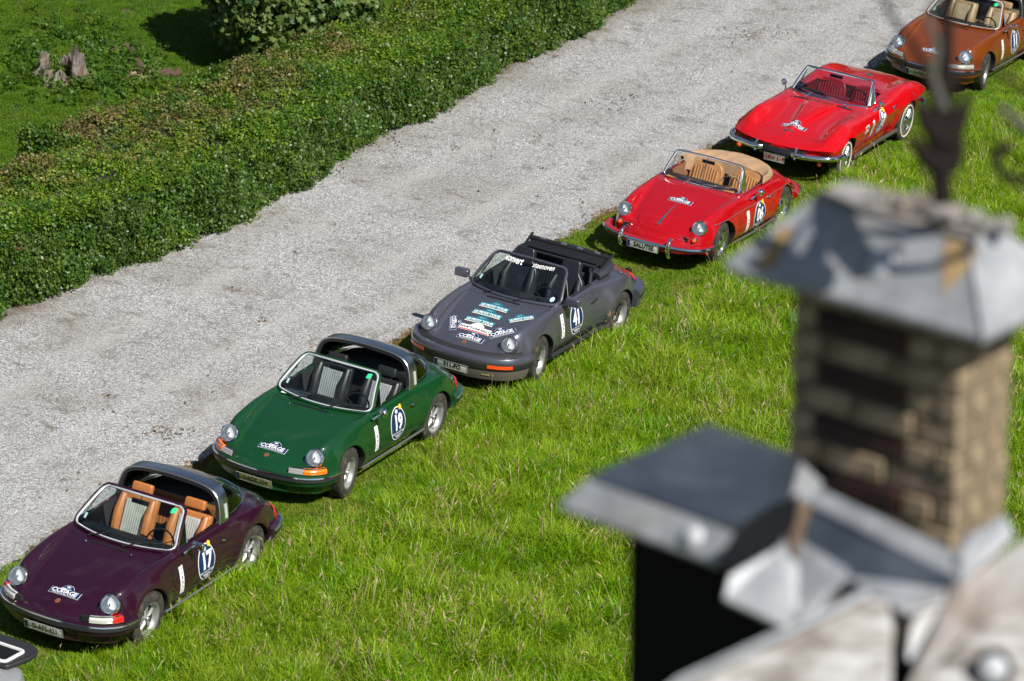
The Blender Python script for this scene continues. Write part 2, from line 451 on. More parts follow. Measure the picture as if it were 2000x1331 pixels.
def rows_vette():
    def r(X, bow, zc, by, bz, zh, zv, cr, sh, cz, zb=.26, yl=.83):
        return [X, bow, [(0, zc), (by, bz), (by + .05, zh), (.48, zv), (.685, cr), (.80, sh), (cz[0], cz[1]), (yl, max(.44, zb + .05)), (yl - .06, zb), (0, zb)]]
    return [
     r(2.07, .26, .582, .05, .582, .582, .582, .585, .582, (.845, .572), .46, .79),
     r(2.02, .26, .602, .05, .60, .60, .60, .615, .61, (.87, .588), .44, .80),
     r(1.85, .22, .645, .04, .643, .64, .638, .69, .67, (.885, .62), .38, .83),
     r(1.72, .18, .690, .03, .680, .664, .66, .748, .71, (.89, .64), .32, .84),
     r(1.50, .14, .745, .06, .725, .70, .695, .808, .755, (.893, .655), .26, .84),
     r(1.245, .10, .797, .09, .778, .735, .73, .852, .79, (.895, .665), .26, .835),
     r(.90, .05, .848, .14, .832, .775, .768, .845, .79, (.888, .668), .25, .825),
     r(.52, .02, .882, .20, .868, .815, .808, .828, .785, (.878, .668), .25, .81),
     r(.30, .0, .852, .21, .85, .838, .828, .828, .783, (.872, .668), .25, .80),
     r(-.3, .0, .85, .2, .85, .85, .845, .838, .786, (.868, .668), .25, .80),
     r(-.62, .0, .85, .2, .85, .85, .85, .852, .795, (.872, .67), .25, .80),
     r(-.95, .0, .858, .2, .858, .858, .862, .888, .815, (.888, .675), .25, .83),
     r(-1.245, .0, .856, .2, .856, .856, .858, .903, .825, (.897, .68), .26, .835),
     r(-1.55, -.02, .842, .2, .842, .84, .835, .882, .81, (.892, .682), .27, .83),
     r(-1.85, -.05, .805, .2, .805, .803, .796, .825, .775, (.87, .682), .29, .80),
     r(-2.15, -.12, .74, .2, .74, .738, .728, .735, .71, (.825, .665), .33, .75),
     r(-2.29, -.16, .665, .2, .665, .664, .66, .66, .65, (.775, .63), .38, .70)]

def grid_obj(name, fn, nu, nv, mats, parent, thick=0):
    vs = [fn(i / nu * 2 - 1, j / nv) for j in range(nv + 1) for i in range(nu + 1)]
    fs = [(j * (nu + 1) + i, j * (nu + 1) + i + 1, (j + 1) * (nu + 1) + i + 1, (j + 1) * (nu + 1) + i) for j in range(nv) for i in range(nu)]
    return mesh_obj(name, vs, fs, mats, parent)
def rr_outline(cu, cv, n=5, seg=14):
    """rounded rectangle in (u in -1..1, v in 0..1)"""
    pts = []
    def arc(cx, cy, a0):
        for k in range(n + 1):
            a = R(a0 + 90 * k / n); pts.append((cx + math.cos(a) * cu, cy + math.sin(a) * cv))
    def line(a, b):
        for k in range(1, seg): t = k / seg; pts.append((a[0] + (b[0] - a[0]) * t, a[1] + (b[1] - a[1]) * t))
    arc(1 - cu, 1 - cv, 0); line((1 - cu, 1), (-1 + cu, 1)); arc(-1 + cu, 1 - cv, 90); line((-1, 1 - cv), (-1, cv)); arc(-1 + cu, cv, 180)
    line((-1 + cu, 0), (1 - cu, 0)); arc(1 - cu, cv, 270); line((1, cv), (1, 1 - cv))
    return pts
def screen_map(bs, ts, bowb, bowt, crown=.02, power=2.2):
    """bs/ts: (x,y,z) of the lower and upper corner on the left"""
    def f(u, v):
        a = abs(u) ** power
        B = Vector((bs[0] + bowb * (1 - a), bs[1] * u, bs[2] + .01 * (1 - a))); T = Vector((ts[0] + bowt * (1 - a), ts[1] * u, ts[2] + crown * (1 - a)))
        p = B.lerp(T, v); bulge = math.sin(PI * v) * .015
        return p + Vector((bulge, 0, bulge * .8))
    return f
def windscreen(parent, f, frame_mat, trim, r_frame=.021, r_trim=.009, glass=GLASS, cu=.13, cv=.16, header=0):
    out = rr_outline(cu, cv)
    nu, nv = 20, 8
    def g(u, v):                                   # squeeze the grid into the rounded outline
        return f(u * .995, v)
    bm = bmesh.new(); vs = [bm.verts.new(f(*p)) for p in out]; c = [bm.verts.new(f(p[0] * .6, .5 + (p[1] - .5) * .6)) for p in out]; c2 = [bm.verts.new(f(p[0] * .25, .5 + (p[1] - .5) * .25)) for p in out]; cc = bm.verts.new(f(0, .5))
    k = len(out)
    for i in range(k):
        j = (i + 1) % k; bm.faces.new((vs[i], vs[j], c[j], c[i])); bm.faces.new((c[i], c[j], c2[j], c2[i])); bm.faces.new((c2[i], c2[j], cc))
    bmesh.ops.recalc_face_normals(bm, faces=bm.faces)
    me = bpy.data.meshes.new('windscreen'); bm.to_mesh(me); bm.free(); me.materials.append(glass); finish(me)
    o = link(bpy.data.objects.new('windscreen', me), parent)
    P = [f(*p) for p in out]; C = f(0, .5)
    mb = MB(); mb.tube([p + (p - C).normalized() * .002 for p in P], r_trim, 6, True); mb.build('windscreen_trim', trim, o)
    mb = MB(); mb.tube([p + (p - C).normalized() * r_frame * 1.05 + Vector((-.006, 0, 0)) for p in P], [r_frame * (1.0 + header * (1 if q[1] > .9 else 0)) for q in out], 8, True)
    mb.build('windscreen_frame', frame_mat, o)
    return o

def text2d(s, size=1., bold=.0, sx=1., spacing=1., shear=0.):
    cu = bpy.data.curves.new('t', 'FONT'); cu.body = s; cu.size = size; cu.offset = bold; cu.align_x = 'CENTER'; cu.align_y = 'CENTER'
    cu.resolution_u = 2; cu.space_character = spacing; cu.shear = shear
    o = bpy.data.objects.new('t', cu); COL.objects.link(o); dg = bpy.context.evaluated_depsgraph_get(); dg.update()
    me = bpy.data.meshes.new_from_object(o.evaluated_get(dg)); bpy.data.objects.remove(o)
    bm = bmesh.new(); bm.from_mesh(me); bpy.data.meshes.remove(me)
    bmesh.ops.triangulate(bm, faces=bm.faces[:])
    for _ in range(3):
        es = [e for e in bm.edges if e.calc_length() > .06]
        if not es: break
        bmesh.ops.subdivide_edges(bm, edges=es, cuts=1); bmesh.ops.triangulate(bm, faces=[f for f in bm.faces if len(f.verts) > 3])
    bm.verts.index_update(); V = [(v.co.x * sx, v.co.y) for v in bm.verts]; Fs = [tuple(v.index for v in f.verts) for f in bm.faces]; bm.free()
    return V, Fs
def poly2d(pts, cell=.04):
    """filled polygon, subdivided so that it can follow a curved surface"""
    bm = bmesh.new(); vs = [bm.verts.new((a, b, 0)) for a, b in pts]; f = bm.faces.new(vs)
    bmesh.ops.triangulate(bm, faces=[f])
    for _ in range(4):
        es = [e for e in bm.edges if e.calc_length() > cell * 1.6]
        if not es: break
        bmesh.ops.subdivide_edges(bm, edges=es, cuts=1, use_grid_fill=False); bmesh.ops.triangulate(bm, faces=[f for f in bm.faces if len(f.verts) > 3])
    bm.verts.index_update(); V = [(v.co.x, v.co.y) for v in bm.verts]; Fs = [tuple(v.index for v in f.verts) for f in bm.faces]; bm.free(); return V, Fs
def ellipse(a, b, n=28, c=(0, 0)): return [(c[0] + a * math.cos(2 * PI * i / n), c[1] + b * math.sin(2 * PI * i / n)) for i in range(n)]
def rect(w, h, c=(0, 0)): return [(c[0] - w / 2, c[1] - h / 2), (c[0] + w / 2, c[1] - h / 2), (c[0] + w / 2, c[1] + h / 2), (c[0] - w / 2, c[1] + h / 2)]
class Decal:
    """flat print laid onto a curved surface: layers of 2-D shapes thrown along dirn onto the bvh"""
    def __init__(s, bvh, o, u, v, dirn, rot=0):
        s.bvh = bvh; s.o = Vector(o); u = Vector(u); v = Vector(v); c, q = math.cos(rot), math.sin(rot)
        s.u = u * c + v * q; s.v = -u * q + v * c; s.d = Vector(dirn)
    def pt(s, a, b, off):
        p = s.o + s.u * a + s.v * b; h = s.bvh.ray_cast(p - s.d * .6, s.d, 2.)
        if h[0] is None:
            return p - s.d * off
        n = h[1] if h[1].dot(s.d) < 0 else -h[1]
        return h[0] + n * off
    def layer(s, name, shape, off, m, parent, c=(0, 0)):
        V, Fs = shape
        return mesh_obj(name, [s.pt(a + c[0], b + c[1], off) for a, b in V], Fs, m, parent, smooth=False)
def rally_plate_outline(w, h):
    y0, y1 = -h * .38, h * .22
    P = [(-w / 2, y0), (w / 2, y0), (w / 2, y1), (w * .30, y1)]
    for k in range(7): a = R(20 + 140 * k / 6); P.append((math.cos(a) * w * .25, y1 + (math.sin(a) - .34) * h * .42 / .66))
    P += [(-w * .30, y1), (-w / 2, y1)]
    return P
def cottage_sticker(bvh, o, u, v, d, parent, s=.36, rot=0):
    D = Decal(bvh, o, u, v, d, rot); h = s * .44
    base = D.layer('rally_sticker', poly2d(rally_plate_outline(s, h)), .003, WHITE, parent)
    D.layer('sticker_field', poly2d(rally_plate_outline(s * .98, h * .95)), .005, NAVY, base)
    q = s * .225
    for tx, cx, sz, cy in (('CO', -.285, 1., -.06), ('T', -.105, 1.22, -.03), ('T', -.035, .95, -.05), ('A', .065, 1., -.06), ('GE', .275, 1., -.06)):
        D.layer('sticker_lettering', text2d(tx, q * sz, s * .004, 1.0, .92), .008, WHITE, base, (s * cx, h * cy))
    D.layer('sticker_lettering', text2d('RALLY DU', s * .06, s * .001, 1.1), .008, WHITE, base, (-s * .02, h * .20))
    D.layer('sticker_crest', poly2d(ellipse(s * .07, h * .08, 12)), .008, mat('print_pale_blue', (.55, .62, .68), .4), base, (s * .0, h * .42))
    D.layer('sticker_lettering', poly2d(rect(s * .80, h * .030)), .008, WHITE, base, (0, -h * .30))
    return base
def tour_sticker(bvh, o, u, v, d, parent, s=.30, rot=0):
    D = Decal(bvh, o, u, v, d, rot); h = s * .43
    base = D.layer('tour_sticker', poly2d(rally_plate_outline(s, h)), .003, TEAL, parent)
    D.layer('sticker_band', poly2d(rect(s * .96, h * .44)), .005, mat('print_mid_teal', (.035, .20, .26), .35), base, (0, -h * .10))
    D.layer('sticker_lettering', text2d('LE PETIT TOUR', s * .165, s * .004, .86, .95), .008, WHITE, base, (0, -h * .10))
    D.layer('sticker_stripe', poly2d(rect(s * .97, h * .08)), .006, CREAMP, base, (0, -h * .34))
    D.layer('sticker_lettering', text2d('RALLY', s * .07, s * .002), .008, mat('print_pale_teal', (.30, .50, .55)), base, (0, h * .32))
    return base
def fourty_sticker(bvh, o, u, v, d, parent, s=.34):
    D = Decal(bvh, o, u, v, d); h = s * .42
    base = D.layer('rally_sticker', poly2d(rally_plate_outline(s, h)), .003, WHITE, parent)
    D.layer('sticker_lettering', text2d('FOURTY-ONE RALLY', s * .118, s * .004, .90, .95), .008, DARKP, base, (0, -h * .06))
    D.layer('sticker_stripe', poly2d(rect(s * .97, h * .10)), .006, REDP, base, (0, -h * .31))
    D.layer('sticker_crest', poly2d(ellipse(s * .05, h * .10, 10)), .006, mat('print_pale_orange', (.75, .52, .42), .4), base, (0, h * .30))
    return base
def roundel(bvh, o, num, parent, a=.185, b=.215, badge=True):
    D = Decal(bvh, o, (-1, 0, 0), (0, 0, 1), (0, -1, 0))
    base = D.layer('race_number', poly2d(ellipse(a, b)), .003, WHITE, parent)
    D.layer('number_field', poly2d(ellipse(a * .93, b * .94)), .005, NAVY, base)
    D.layer('number_digits', text2d(num, .27, .010, .82 if num != '17' else .9, .92), .009, WHITE, base, (0, .012))
    D.layer('number_crest', poly2d(ellipse(.034, .026, 12)), .008, mat('print_pale_blue', (.55, .62, .68)), base, (-.02, b * .74))
    D.layer('number_lettering', text2d('RALLY DU COTTAGE', .030, .001), .009, WHITE, base, (0, -b * .52))

    D.layer('number_lettering', poly2d(rect(.15, .012)), .008, WHITE, base, (0, -b * .68))
    D.layer('number_lettering', poly2d(rect(.09, .010)), .008, WHITE, base, (0, -b * .79))
    if badge: D.layer('round_badge', poly2d(ellipse(.034, .034, 14)), .011, YELP, parent, (a * .42, b * .90))
    return base
def sponsor_strip(bvh, o, parent, w=.085, h=.33, tilt=0):
    D = Decal(bvh, o, (-1, 0, 0), (0, 0, 1), (0, -1, 0), tilt)
    base = D.layer('sponsor_strip', poly2d(rect(w, h)), .003, WHITE, parent)
    for k in range(1, 6): D.layer('strip_line', poly2d(rect(w * .9, .003)), .006, DARKP, base, (0, h * (.5 - k / 6)))
    for k, (t, m) in enumerate((('konvert', DARKP), ('motors', DARKP), (None, DARKP), (None, DREDP), ('garage', DARKP), ('classic', DARKP))):
        y = h * (.5 - (k + .5) / 6)
        if t: D.layer('strip_lettering', text2d(t, .017, .0008), .006, m, base, (0, y))
        else: D.layer('strip_mark', poly2d(ellipse(.013, .017, 10)), .006, NAVY if k == 2 else DREDP, base, (.004, y))
    return base
def licence_plate(parent, c, text, tilt=0., col=PLATEW, ink=DARKP, w=.50, h=.105, eu=True, yaw=0.):
    """faces +x"""
    M = Matrix.Translation(c) @ Matrix.Rotation(yaw, 4, 'Z') @ Matrix.Rotation(tilt, 4, 'Y')
    mb = MB(); mb.box((0, 0, 0), (.008, w, h)); o = mb.build('licence_plate', col, parent, bevel=.002); o.matrix_local = M
    V, Fs = text2d(text, .098, .0035, .80 if len(text) < 9 else .72, 1.05)
    mesh_obj('plate_lettering', [(.0065, a + (.02 if eu else 0), b) for a, b in V], Fs, ink, o, False)
    mb = MB(); t = .006
    for (y, z, a, b) in ((0, h / 2, w, t), (0, -h / 2, w, t), (-w / 2, 0, t, h), (w / 2, 0, t, h)): mb.box((.004, y, z), (.006, a, b))
    mb.build('plate_frame', mat('plate_rim', (.25, .25, .24), .4), o)
    if eu: mb = MB(); mb.box((.005, -w / 2 + .025, 0), (.004, .042, h * .9)); mb.build('plate_band', NAVY, o)
    return o
# ------------------------------------------------------------------ car components
def wheel_base(parent, loc, side, r=.32, w=.10, rimr=.205, whitewall=False, lip=ALU, steer=0.):
    """part 'wheel' is the rim barrel; tyre, hub and spokes are its pieces. side=+1 is the car's left"""
    n = 40
    mb = MB(); mb.lathe([(rimr - .006, -w * .9), (rimr - .035, -w * .5), (rimr - .045, w * .25), (rimr - .022, w * .45), (rimr - .016, w * .85), (rimr + .004, w * .93), (rimr + .010, w * .86), (rimr, w * .7)], n)
    mb.lathe([(0.0, w * .02), (rimr - .045, w * .02)], n)
    o = mb.build('wheel', lip, parent, sharp=45); o.location = loc; o.rotation_euler = (0, 0, steer + (0 if side > 0 else PI))
    tb = MB(); tr = r
    tb.lathe([(rimr, -w * .92), (rimr + .03, -w * 1.03), (tr - .035, -w * 1.02), (tr - .008, -w * .86), (tr, -w * .6), (tr, w * .6), (tr - .008, w * .86), (tr - .035, w * 1.02), (rimr + .03, w * 1.03), (rimr, w * .92)], 56)
    for k in range(72):                       # tread blocks
        q = 2 * PI * k / 72; M = Matrix.Rotation(-q, 3, 'Y')
        for y in (-w * .55, 0, w * .55): tb.box(M @ Vector((tr + .001, y, 0)), (.008, w * .44, .019), M)
    tb.build('tyre', TYRE, o, sharp=40)
    if whitewall:
        mb = MB(); mb.lathe([(rimr + .022, w * 1.0), (rimr + .026, w * 1.068), (tr - .068, w * 1.078), (tr - .064, w * 1.0)], 48); mb.build('whitewall', mat('whitewall_cream', (.66, .60, .50), .6), o)
    return o
def fuchs(parent, loc, side, r=.32, w=.098, spoke=ALU, back=BLACK, lip=ALU, steer=0., rimr=.205):
    o = wheel_base(parent, loc, side, r, w, rimr, False, lip, steer)
    mb = MB(); mb.lathe([(0, w * .22), (rimr - .036, w * .24)], 32); mb.build('rim_back', back, o)
    for k in range(5):
        mb = MB(); q = 2 * PI * k / 5 + .31; rings = []
        prof = [(.030, .014, .030), (.065, .017, .044), (.10, .022, .046), (.14, .031, .040), (.165, .036, .030), (.176, .030, .022)]
        vs = []; 
        for (rr, hw, hh) in prof:
            for (a, b) in ((-1, 0), (-.82, .7), (-.35, 1), (.35, 1), (.82, .7), (1, 0)):
                x, z = rr, a * hw; X = x * math.cos(q) - z * math.sin(q); Z = x * math.sin(q) + z * math.cos(q)
                vs.append((X, w * .12 + hh * b * .95, Z))
        fs = []
        for i in range(len(prof) - 1):
            for j in range(5): fs.append((i * 6 + j, i * 6 + j + 1, i * 6 + j + 7, i * 6 + j + 6))
        fs.append(tuple(range(6))); fs.append(tuple((len(prof) - 1) * 6 + j for j in range(6))[::-1])
        mb.add(vs, fs); mb.build('spoke', spoke, o, sharp=50)
    mb = MB(); mb.lathe([(0, w * .78), (.022, w * .76), (.030, w * .62), (.032, w * .2)], 16); mb.build('hub_cap', spoke, o)
    return o
def fan_wheel(parent, loc, side, steer=0.):
    w = .088; o = wheel_base(parent, loc, side, .335, w, .222, True, CHROME, steer)
    mb = MB(); mb.lathe([(0, w * .35), (.10, w * .40), (.205, w * .55)], 32); mb.build('rim_back', mat('fin_shadow_grey', (.12, .12, .12), .4, .7), o)
    mb = MB()
    for k in range(36):
        q = 2 * PI * k / 36; M = Matrix.Rotation(-q, 3, 'Y') @ Matrix.Rotation(.5, 3, 'X')
        mb.box(Matrix.Rotation(-q, 3, 'Y') @ Vector((.142, w * .66, 0)), (.115, .022, .004), M)
    mb.build('fin', mat('fin_silver', (.72, .72, .70), .25, .9), o)
    mb = MB(); mb.lathe([(0, w * 1.25), (.03, w * 1.2), (.055, w * .95), (.085, w * .75), (.09, w * .5)], 24); h = mb.build('hub_cap', CHROME, o)
    mb = MB()
    for k in range(3):
        q = 2 * PI * k / 3 + .4; mb.tube([(0, w * 1.3, 0), (math.cos(q) * .085, w * 1.36, math.sin(q) * .085)], [.02, .010], 6)
    mb.build('spinner', CHROME, h)
    return o
def disc_wheel(parent, loc, side, steer=0.):
    w = .082; o = wheel_base(parent, loc, side, .325, w, .205, False, CHROME, steer)
    mb = MB(); mb.lathe([(0, w * .5), (.07, w * .55), (.10, w * .3), (.135, w * .25), (.165, w * .55), (.19, w * .5)], 36); mb.build('rim_disc', mat('wheel_silver', (.55, .56, .56), .3, .85), o)
    mb = MB(); mb.lathe([(0, w * .98), (.05, w * .95), (.09, w * .8), (.115, w * .5)], 28); mb.build('hub_cap', CHROME, o)
    return o
def headlight(parent, c, ax, r=.092, ring=CHROME, bucket=None, blen=.26, ringw=.017):
    """ax: outward axis"""
    q = Vector(ax).normalized().to_track_quat('Z', 'Y').to_matrix().to_4x4(); M = Matrix.Translation(c) @ q
    mb = MB(); mb.lathe([(0, .030), (r * .35, .028), (r * .7, .019), (r * .92, .008), (r, -.004)], 28, 'z'); o = mb.build('headlight', CLEAR, parent); o.matrix_local = M
    mb = MB(); mb.lathe([(0, -.035), (r * .4, -.028), (r * .8, -.010), (r * .97, .004)], 28, 'z'); mb.build('reflector', LENS, o)
    mb = MB(); mb.lathe([(r * .95, -.005), (r * .985, .010), (r + ringw * .5, .013), (r + ringw, .003), (r + ringw + .002, -.02), (r, -.03)], 32, 'z'); mb.build('headlight_ring', ring, o)
    mb = MB(); mb.lathe([(0, -.03), (.010, -.012), (.014, .006), (0, .018)], 10, 'z'); mb.build('bulb', mat('bulb_glass', (.85, .85, .82), .1, .3), o)
    if bucket:
        mb = MB(); R1 = r + ringw - .001; mb.lathe([(R1, -.008), (R1 + .002, -.03), (R1, -.06), (R1 - .012, -blen * .5), (R1 - .04, -blen), (0, -blen - .02)], 32, 'z'); mb.build('headlight_bowl', bucket, o)
    return o
def seat(parent, y, x0, lea, centre, style='911', back=RUBBER):
    """cushion is the part; backrest, bolsters and headrest are its pieces"""
    mb = MB()
    W = .25
    mb.box((x0 + .25, y, .40), (.50, W * 2, .14)); o = mb.build('seat', lea, parent, bevel=.045, seg=3)
    mb = MB(); mb.box((x0 + .24, y, .478), (.42, W * 1.15, .03)); mb.build('seat_panel', centre, o, bevel=.012)
    tilt = Matrix.Rotation(R(-20), 3, 'Y')
    def P(a, b, c): return Vector((x0 - .02, y, .42)) + tilt @ Vector((a, b, c))
    if style == '911':
        for k, (a, w_, z, h) in enumerate(((0, .30, .27, .56),)):
            mb = MB(); mb.box(P(-.05, 0, .29), (.10, W * 2, .60), tilt); mb.build('backrest', lea, o, bevel=.04, seg=3)
        mb = MB(); mb.box(P(.012, 0, .27), (.035, W * 1.12, .50), tilt)
        for s in range(-4, 5): mb.box(P(.032, s * .030, .27), (.010, .022, .49), tilt)
        mb.build('backrest_panel', centre, o, bevel=.004)
        for s in (-1, 1):
            mb = MB(); mb.tube([P(.02, s * W * .80, .02), P(.045, s * W * .80, .15), P(.045, s * W * .80, .38), P(.0, s * W * .78, .56)], [.045, .058, .058, .038], 10, flat=1.0); mb.build('bolster', lea, o)
        mb = MB(); mb.box(P(-.04, 0, .675), (.085, .27, .12), tilt); mb.build('headrest', lea, o, bevel=.035, seg=3)
        [(lambda m_: (m_.tube([P(-.05, q, .55), P(-.05, q, .65)], .008, 6), m_.build('headrest_post', CHROME, o)))(MB()) for q in (-.07, .07)]
    elif style == 'tall':
        mb = MB(); out = rounded([(-.25, .0), (.25, .0), (.25, .5), (.15, .62), (.13, .80), (-.13, .80), (-.15, .62), (-.25, .5)], [.03, .03, .08, .04, .05, .05, .04, .08], 4)
        n = len(out); vs = [P(.04, a, b) for a, b in out] + [P(-.07, a, b) for a, b in out]; mb.add(vs, [tuple(range(n)), tuple(range(n, 2 * n))[::-1]] + [(i, (i + 1) % n, n + (i + 1) % n, n + i) for i in range(n)])
        mb.build('backrest', lea, o, bevel=.025, seg=3)
        for s in (-1, 1):
            mb = MB(); mb.tube([P(.05, s * .20, .02), P(.08, s * .20, .2), P(.075, s * .20, .4), P(.03, s * .17, .54)], [.035, .048, .045, .03], 10); mb.build('bolster', lea, o)
    elif style == 'low':                     # rounded vinyl or leather shell with vertical flutes
        mb = MB(); out = rounded([(-.26, .0), (.26, .0), (.27, .36), (.19, .50), (-.19, .50), (-.27, .36)], [.03, .03, .12, .16, .16, .12], 5)
        n = len(out); vs = [P(.02, a, b) for a, b in out] + [P(-.09, a, b) for a, b in out]; mb.add(vs, [tuple(range(n)), tuple(range(n, 2 * n))[::-1]] + [(i, (i + 1) % n, n + (i + 1) % n, n + i) for i in range(n)])
        mb.build('backrest', lea, o, bevel=.03, seg=3)
        mb = MB()
        for s in range(-4, 5): mb.tube([P(.022, s * .045, .03), P(.034, s * .045, .2), P(.028, s * .045, .44 - abs(s) * .012)], .021, 8)
        mb.build('backrest_flutes', centre, o)
        mb = MB()
        for s in range(-4, 5): mb.tube([(x0 + .05, y + s * .045, .472), (x0 + .46, y + s * .045, .476)], .021, 8)
        mb.build('cushion_flutes', centre, o)
    return o
def steering(parent, c, r=.185, tilt=22, rimcol=BLACK, spokes=3):
    M = Matrix.Translation(c) @ Matrix.Rotation(R(-tilt), 4, 'Y')
    mb = MB(); mb.tube([(0, r * math.cos(2 * PI * k / 32), r * math.sin(2 * PI * k / 32)) for k in range(32)], .012, 8, True)
    mb.lathe([(0, -.035), (.045, -.03), (.05, 0), (0, .0)], 14, 'x')
    for k in range(spokes):
        a = PI * 1.5 + 2 * PI * k / spokes; mb.tube([(.0, 0, 0), (0, r * math.cos(a), r * math.sin(a))], .010, 6, flat=.6)
    mb.tube([(0, 0, 0), (.22, 0, -.0)], .02, 8)
    o = mb.build('steering_wheel', rimcol, parent); o.matrix_local = M; return o
def wiper(parent, a, b, pivot, m=BLACK):
    a, b, pivot = Vector(a), Vector(b), Vector(pivot); mid = (a + b) / 2
    mb = MB(); mb.tube([pivot, mid + Vector((.01, 0, .015))], [.009, .005], 6); mb.tube([a, (a + b) / 2 + Vector((.004, 0, .004)), b], .006, 5); mb.lathe([(0, .012), (.014, .008), (.016, -.01)], 8, 'z', tuple(pivot)); return mb.build('wiper', m, parent)
def mirror_round(parent, base, head, r=.055, dark=False):
    mb = MB(); mb.tube([base, Vector(base).lerp(Vector(head), .45) + Vector((0, .01, .015)), head], [.018, .012, .010], 8); mb.lathe([(0, .012), (.02, .010), (.024, 0)], 10, 'z', base)
    o = mb.build('wing_mirror', CHROME, parent)
    mb = MB(); mb.lathe([(0, .05), (r * .6, .042), (r * .92, .02), (r, 0), (r * .96, -.012), (0, -.012)], 20, 'x', head); mb.build('mirror_head', CHROME, o); return o
def mirror_flag(parent, base, head, m=CHROME, size=(.055, .15, .09)):
    mb = MB(); mb.tube([base, (base[0] - .01, base[1] + .02, base[2] + .03), (head[0], head[1] - size[1] * .3, head[2])], [.022, .014, .014], 8); o = mb.build('wing_mirror', m, parent)
    mb = MB(); mb.box(head, size); mb.build('mirror_head', m, o, bevel=.02, seg=3)
    mb = MB(); mb.box((head[0] - size[0] / 2 - .001, head[1], head[2]), (.004, size[1] * .84, size[2] * .8)); mb.build('mirror_glass', mat('mirror_glass', (.7, .72, .75), .03, 1.), o); return o
def mirror_paths(p): return [(x, -y) for x, y in p[::-1][:-1]][::1]
def sym(path): 
    """left half path from side to centre -> full path round the nose"""
    return path + [(x, -y) for x, y in path[-2::-1]] if abs(path[-1][1]) < 1e-6 else path + [(x, -y) for x, y in path[::-1]]
def spath(pts, n=5): return [(p.x, p.y) for p in smooth_path([(a, b, 0) for a, b in pts], n)]

NOSE911 = spath([(1.47, .812), (1.60, .80), (1.72, .765), (1.83, .69), (1.92, .57), (1.98, .40), (2.015, .2), (2.025, 0)], 12)
TAIL911 = spath([(-1.50, .835), (-1.65, .81), (-1.80, .76), (-1.93, .67), (-2.02, .52), (-2.07, .3), (-2.09, 0)])

_HULLS = {}
def axis_cyl(c, ax, r, a, b, m, n=32):
    q = Vector(ax).normalized().to_track_quat('Z', 'Y').to_matrix()
    V = [Vector(c) + q @ Vector((r * math.cos(2 * PI * i / n), r * math.sin(2 * PI * i / n), z)) for z in (a, b) for i in range(n)]
    me = bpy.data.meshes.new('cut'); me.from_pydata([tuple(v) for v in V], [], [tuple(range(n))[::-1], tuple(range(n, 2 * n))] + [(i, (i + 1) % n, n + (i + 1) % n, n + i) for i in range(n)]); me.materials.append(m)
    bm = bmesh.new(); bm.from_mesh(me); bmesh.ops.recalc_face_normals(bm, faces=bm.faces); bm.to_mesh(me); bm.free(); return me
def cut_body(key, rows, wheels, arch, cockpit, doors, bonnet, lid, crease=(), wide=0, extra=()):
    """body shell with wheel wells, cockpit, separate bonnet, doors and engine lid; cached by key"""
    if key in _HULLS: return _HULLS[key]
    P0 = mat('slot_paint', (.5, .5, .5)); 
    h = hull(rows, crease); flare(h, wheels, arch, .016); h.materials.append(P0)
    for f in h.polygons: f.material_index = 0
    bvh = BVHTree.FromPolygons([v.co.copy() for v in h.vertices], [tuple(p.vertices) for p in h.polygons])
    cuts = []
    for (x, z) in wheels:
        rr = .352 if x > 0 else .350
        for s in (1, -1): cuts.append(cyl_mesh((x, z), rr, min(s * .50, s * 1.2), max(s * .50, s * 1.2), WELL))
    cuts.append(prism(cockpit[0], cockpit[1], 2.0, 'z', mat('slot_trim', (.02, .02, .02), .8)))
    for e in extra: cuts.append(e)
    for s in (1, -1): pass
    body = boolean(h, cuts)
    out = {'bvh': bvh, 'hull': h}
    g = .0045
    def side(poly, s, d=0): p = offset_poly(poly, d) if d else poly; return prism(p, min(s * (.52 - d), s * 1.3), max(s * (.52 - d), s * 1.3), 'y', WELL)
    def up(poly, z0, d=0): p = offset_poly(poly, d) if d else poly; return prism(p, z0 - d, 2.0, 'z', WELL)
    out['door_l'] = boolean(body, [side(doors, 1)], 'INTERSECT'); out['door_r'] = boolean(body, [side(doors, -1)], 'INTERSECT')
    out['bonnet'] = boolean(body, [up(bonnet, cockpit[2])], 'INTERSECT')
    cl = [side(doors, 1, g), side(doors, -1, g), up(bonnet, cockpit[2], g)]
    if lid: out['engine_lid'] = boolean(body, [up(lid, .45)], 'INTERSECT'); cl.append(up(lid, .45, g))
    out['body'] = boolean(body, cl)
    _HULLS[key] = out
    return out
def place_body(parent, parts, pm, trim):
    objs = {}
    for k, nm in (('body', 'body'), ('bonnet', 'bonnet'), ('door_l', 'door'), ('door_r', 'door'), ('engine_lid', 'engine_lid')):
        if k not in parts: continue
        me = parts[k].copy()
        for i, m in enumerate(me.materials):
            if m and m.name.startswith('slot_paint'): me.materials[i] = pm
            elif m and m.name.startswith('slot_trim'): me.materials[i] = trim
        finish(me, True, 32); objs[k] = link(bpy.data.objects.new(nm, me), parent)
    return objs

